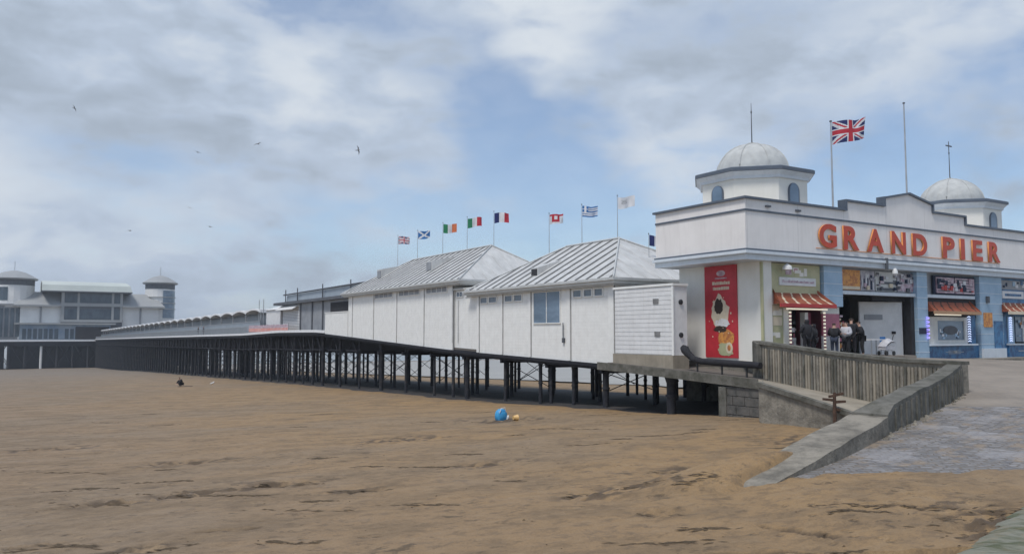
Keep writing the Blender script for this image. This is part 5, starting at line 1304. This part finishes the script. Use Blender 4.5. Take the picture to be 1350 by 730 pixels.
MB().box(chx - .22, chx + .22, chy - .22, chy + .22, tz2 + .44, tz2 + .48).build('seat', 'flb', o)
MB().box(chx - .22, chx + .22, chy + .2, chy + .24, tz2 + .5, tz2 + .95).build('backrest', 'flb', o)
for a in (-.2, .2):
    for c in (-.2, .2): MB().tube([(chx + a, chy + c, tz2), (chx + a * .9, chy + c * .9, tz2 + .46)], .018, 6).build('leg', 'steel', o)
m = MB(); m.box(8.1, 8.9, -2.6, -2.2, tz, tz + .02) if False else None

# beach figures
bz = sand_h(-11.9, 80.3, False)
zc = sandz(-13.0, 76.0)
person('person in dark clothes crouching on the open sand near the pier', (-12.3, 76.3, zc - .02), R(-70), coat='black', legs='black', pose='crouch')
person('person in dark clothes walking on the pier deck, the seaward one of two', (.9, 139, zdeck(139) + .02), R(80), coat='black', legs='black', h=1.75)
person('person in dark clothes walking on the pier deck, the landward one of two', (.9, 133.9, zdeck(133.9) + .02), R(80), coat='navy', legs='black', h=1.75)
ob = MB(); c = Vector((-12.0, 75.6, sandz(-12.0, 75.6)))
m = MB(); m.box(c.x - .8, c.x + .8, c.y - .3, c.y + .3, c.z - .05, c.z + .07); ob = m.build('dug_mound', 'weed'); tag(ob, 'low dark mat on the sand beside the crouching person', 'mat'); rehome(ob, c)
# standing gull
g0 = Vector((-8.6, 77.2, sandz(-8.6, 77.2)))
o = thing('gull', 'pale gull standing on the sand to the right of the crouching person', 'gull', g0)
m = MB(); m.tube([g0 + Vector((-.32, 0, .2)), g0 + Vector((-.12, 0, .26)), g0 + Vector((.08, 0, .30)), g0 + Vector((.17, 0, .42)), g0 + Vector((.22, 0, .47))], [.02, .08, .09, .05, .045], 10); m.build('body', 'gullw', o, smooth=True)
MB().tube([g0 + Vector((.26, 0, .47)), g0 + Vector((.34, 0, .45))], [.02, .008], 6).build('beak', 'yellow', o)
for a in (-.04, .04): MB().tube([g0 + Vector((0, a, 0)), g0 + Vector((0, a, .2))], .012, 5).build('leg', 'yellow', o)

# beach bag and yellow toy
p0 = V(-.55, 41.0); p0.z = sand_h(p0.x, p0.y, True)
o = thing('beach_bag', 'bright blue beach bag standing on scuffed sand before the pier piles', 'bag', p0)
m = MB(); pr = [(.22, -.02), (.30, .06), (.34, .22), (.33, .38), (.26, .52), (.14, .60), (.05, .62)]
m.lathe(p0, pr, 18)
for v in m.v:
    d = v - p0; k_ = 1 + .12 * noise.noise(d * 5); v.x = p0.x + d.x * k_; v.y = p0.y + d.y * k_ * .75
m.build('body', 'bagblue', o, smooth=True)
m = MB(); m.tube([p0 + Vector((-.2, -.2, .42)), p0 + Vector((-.12, -.22, .66)), p0 + Vector((.1, -.22, .68)), p0 + Vector((.18, -.18, .45))], .018, 6); m.build('handle', 'wpan', o)
m = MB(); m.tube([p0 + Vector((.2, -.22, .02)), p0 + Vector((.26, -.24, .2)), p0 + Vector((.3, -.2, .3))], [.05, .06, .02], 7); m.build('white_tag', 'wpan', o)
p1 = V(.15, 40.8); p1.z = sand_h(p1.x, p1.y, True)
o = thing('toy_bucket', 'small yellow toy bucket lying on its side right of the blue bag', 'bucket', p1)
m = MB().lathe((0, 0, 0), [(.10, 0), (.15, .26), (.16, .27), (.13, .25)], 14)
for v in m.v: v.xyz = (p1.x + v.z * .9 - .1, p1.y + v.x, p1.z + .13 + v.y)
m.build('body', 'yellow', o, smooth=True)
MB().tube([p1 + Vector((.14, -.13, .13)), p1 + Vector((.28, 0, .06)), p1 + Vector((.14, .13, .13))], .012, 6).build('handle', 'wpan', o)
# ragged weed and debris left in broken lines by the tide
wr = random.Random(5); m = MB()
def flake(X, Y, L_):
    if X > xwall(Y) - 1.3 and Y > 15.0: return
    p = V(X, Y); p.z = sand_h(p.x, p.y, 8 < Y < 75) + .004; a = wr.gauss(-.55, .28)
    d = Vector((math.cos(a), math.sin(a), 0)) * L_; q = Vector((-d.y, d.x, 0)) * wr.uniform(.08, .2)
    m.add([p - d - q * .4, p + d * .2 - q, p + d + q * .2, p - d * .3 + q, p + Vector((0, 0, wr.uniform(.006, .018)))], [(0, 1, 4), (1, 2, 4), (2, 3, 4), (3, 0, 4)])
lines = [(1.95, 16.3, 1.5, 30), (4.6, 19.4, 1.8, 34), (-7.0, 17.4, 1.3, 26), (-8.4, 16.4, 1.2, 22), (-5.3, 18.5, 1.2, 24), (-3.2, 17.5, .8, 14), (-5.4, 12.0, .8, 22), (-6.6, 12.4, .7, 14), (-3.3, 12.3, .7, 14), (2.5, 14.0, .5, 8), (-.6, 39.8, 2.6, 40), (8.6, 12.9, 1.8, 110), (7.4, 11.8, 1.3, 90), (6.2, 13.6, 1.6, 26), (9.6, 13.8, 1.2, 30), (-12, 22, 1.6, 14), (4.0, 16.6, 1.0, 10)]
for k in range(46): 
    Y = 11 + 40 * wr.random() ** 1.7; lines.append((wr.uniform(-.62, .45) * Y, Y, wr.uniform(.4, 1.3), wr.randint(10, 26)))
for X, Y, ln, n in lines:
    sl_ = wr.uniform(-.25, .35)
    for k in range(int(n * 1.7)):
        u_ = wr.gauss(0, .42); flake(X + u_ * ln, Y + u_ * ln * sl_ + wr.gauss(0, .05 + .012 * Y * (n > 60) * 2), wr.uniform(.04, .13) * (1 + Y / 60))
for k in range(140): Y = 11 + 30 * wr.random() ** 1.5; flake(wr.uniform(-.64, .6) * Y, Y, wr.uniform(.015, .04))
tag(m.build('seaweed', 'weed'), 'small dark scraps of seaweed scattered over the near sand', 'seaweed', kind='stuff')

# ------------------------------------------------------------------ gulls in the air
def gull(label, px, py, dist, span, bank, yawg):
    X = (px - 675) / 1060 * dist; Zc = (365 - py) / 1060 * dist; th = R(4.05)
    p = V(X, dist * math.cos(th) - Zc * math.sin(th), 1.2 + dist * math.sin(th) + Zc * math.cos(th))
    m = MB(); s = span
    m.tube([(0, -.28 * s, 0), (0, -.18 * s, .01), (0, 0, 0), (0, .16 * s, 0), (0, .25 * s, 0)], [.012 * s, .045 * s, .055 * s, .03 * s, .02 * s], 8)
    for sg in (1, -1):
        A = [(0, -.09, .01), (.22, -.12, .07), (.5, .04, .03)]; B = [(0, .07, .01), (.22, .04, .07), (.5, .06, .03)]
        v = [(sg * x * s, y * s, z * s) for x, y, z in A + B]; v2 = [(a, b_, c + .012 * s) for a, b_, c in v]
        m.add(v + v2, [(0, 1, 4, 3), (1, 2, 5, 4), (6, 7, 10, 9), (7, 8, 11, 10), (0, 1, 7, 6), (1, 2, 8, 7), (3, 4, 10, 9), (4, 5, 11, 10), (2, 5, 11, 8)])
    m.add([(-.03 * s, .2 * s, 0), (.03 * s, .2 * s, 0), (.06 * s, .34 * s, 0), (-.06 * s, .34 * s, 0), (0, .27 * s, .01 * s)], [(0, 1, 4), (1, 2, 4), (2, 3, 4), (3, 0, 4)])
    o = m.build('flying_gull', 'gull', None, smooth=False); o.location = p; o.rotation_euler = (bank[0], bank[1], yawg); tag(o, label, 'gull', 'gulls in the sky'); return o
gull('dark gull highest in the sky at far left', 98, 143, 90, .9, (.5, .7), 1.0)
gull('dark gull banking on its side, rightmost of the birds', 472, 198, 95, 1.1, (0.1, 1.25), .55)
gull('dark gull gliding, second bird from the right in the sky', 340, 190, 95, 1.05, (.3, -.5), .3)
gull('pale distant gull left of the second dark bird', 261, 201, 120, 1.1, (.1, .2), .2)
gull('distant gull low in the sky over the middle of the walkway', 277, 299, 130, 1.1, (.1, .1), .5)
gull('faint distant gull low in the sky above the right tower', 171, 304, 150, 1.2, (.2, -.2), .9)
gull('faint distant gull just above the low gull over the walkway', 250, 274, 150, 1.1, (.1, .3), .1)

# ------------------------------------------------------------------ haze over the sea and beach
hm = bpy.data.materials.new('haze'); hm.use_nodes = True; t = hm.node_tree; t.nodes.clear()
ho = t.nodes.new('ShaderNodeOutputMaterial'); pv = t.nodes.new('ShaderNodeVolumePrincipled'); pv.inputs['Color'].default_value = (.86, .92, 1, 1); pv.inputs['Density'].default_value = .00028; pv.inputs['Anisotropy'].default_value = .2
t.links.new(pv.outputs[0], ho.inputs['Volume']); MT['haze'] = hm
hz = MB().box(-1600, 1600, -200, 2600, -80, 60).build('haze', 'haze'); hz['kind'] = 'stuff'
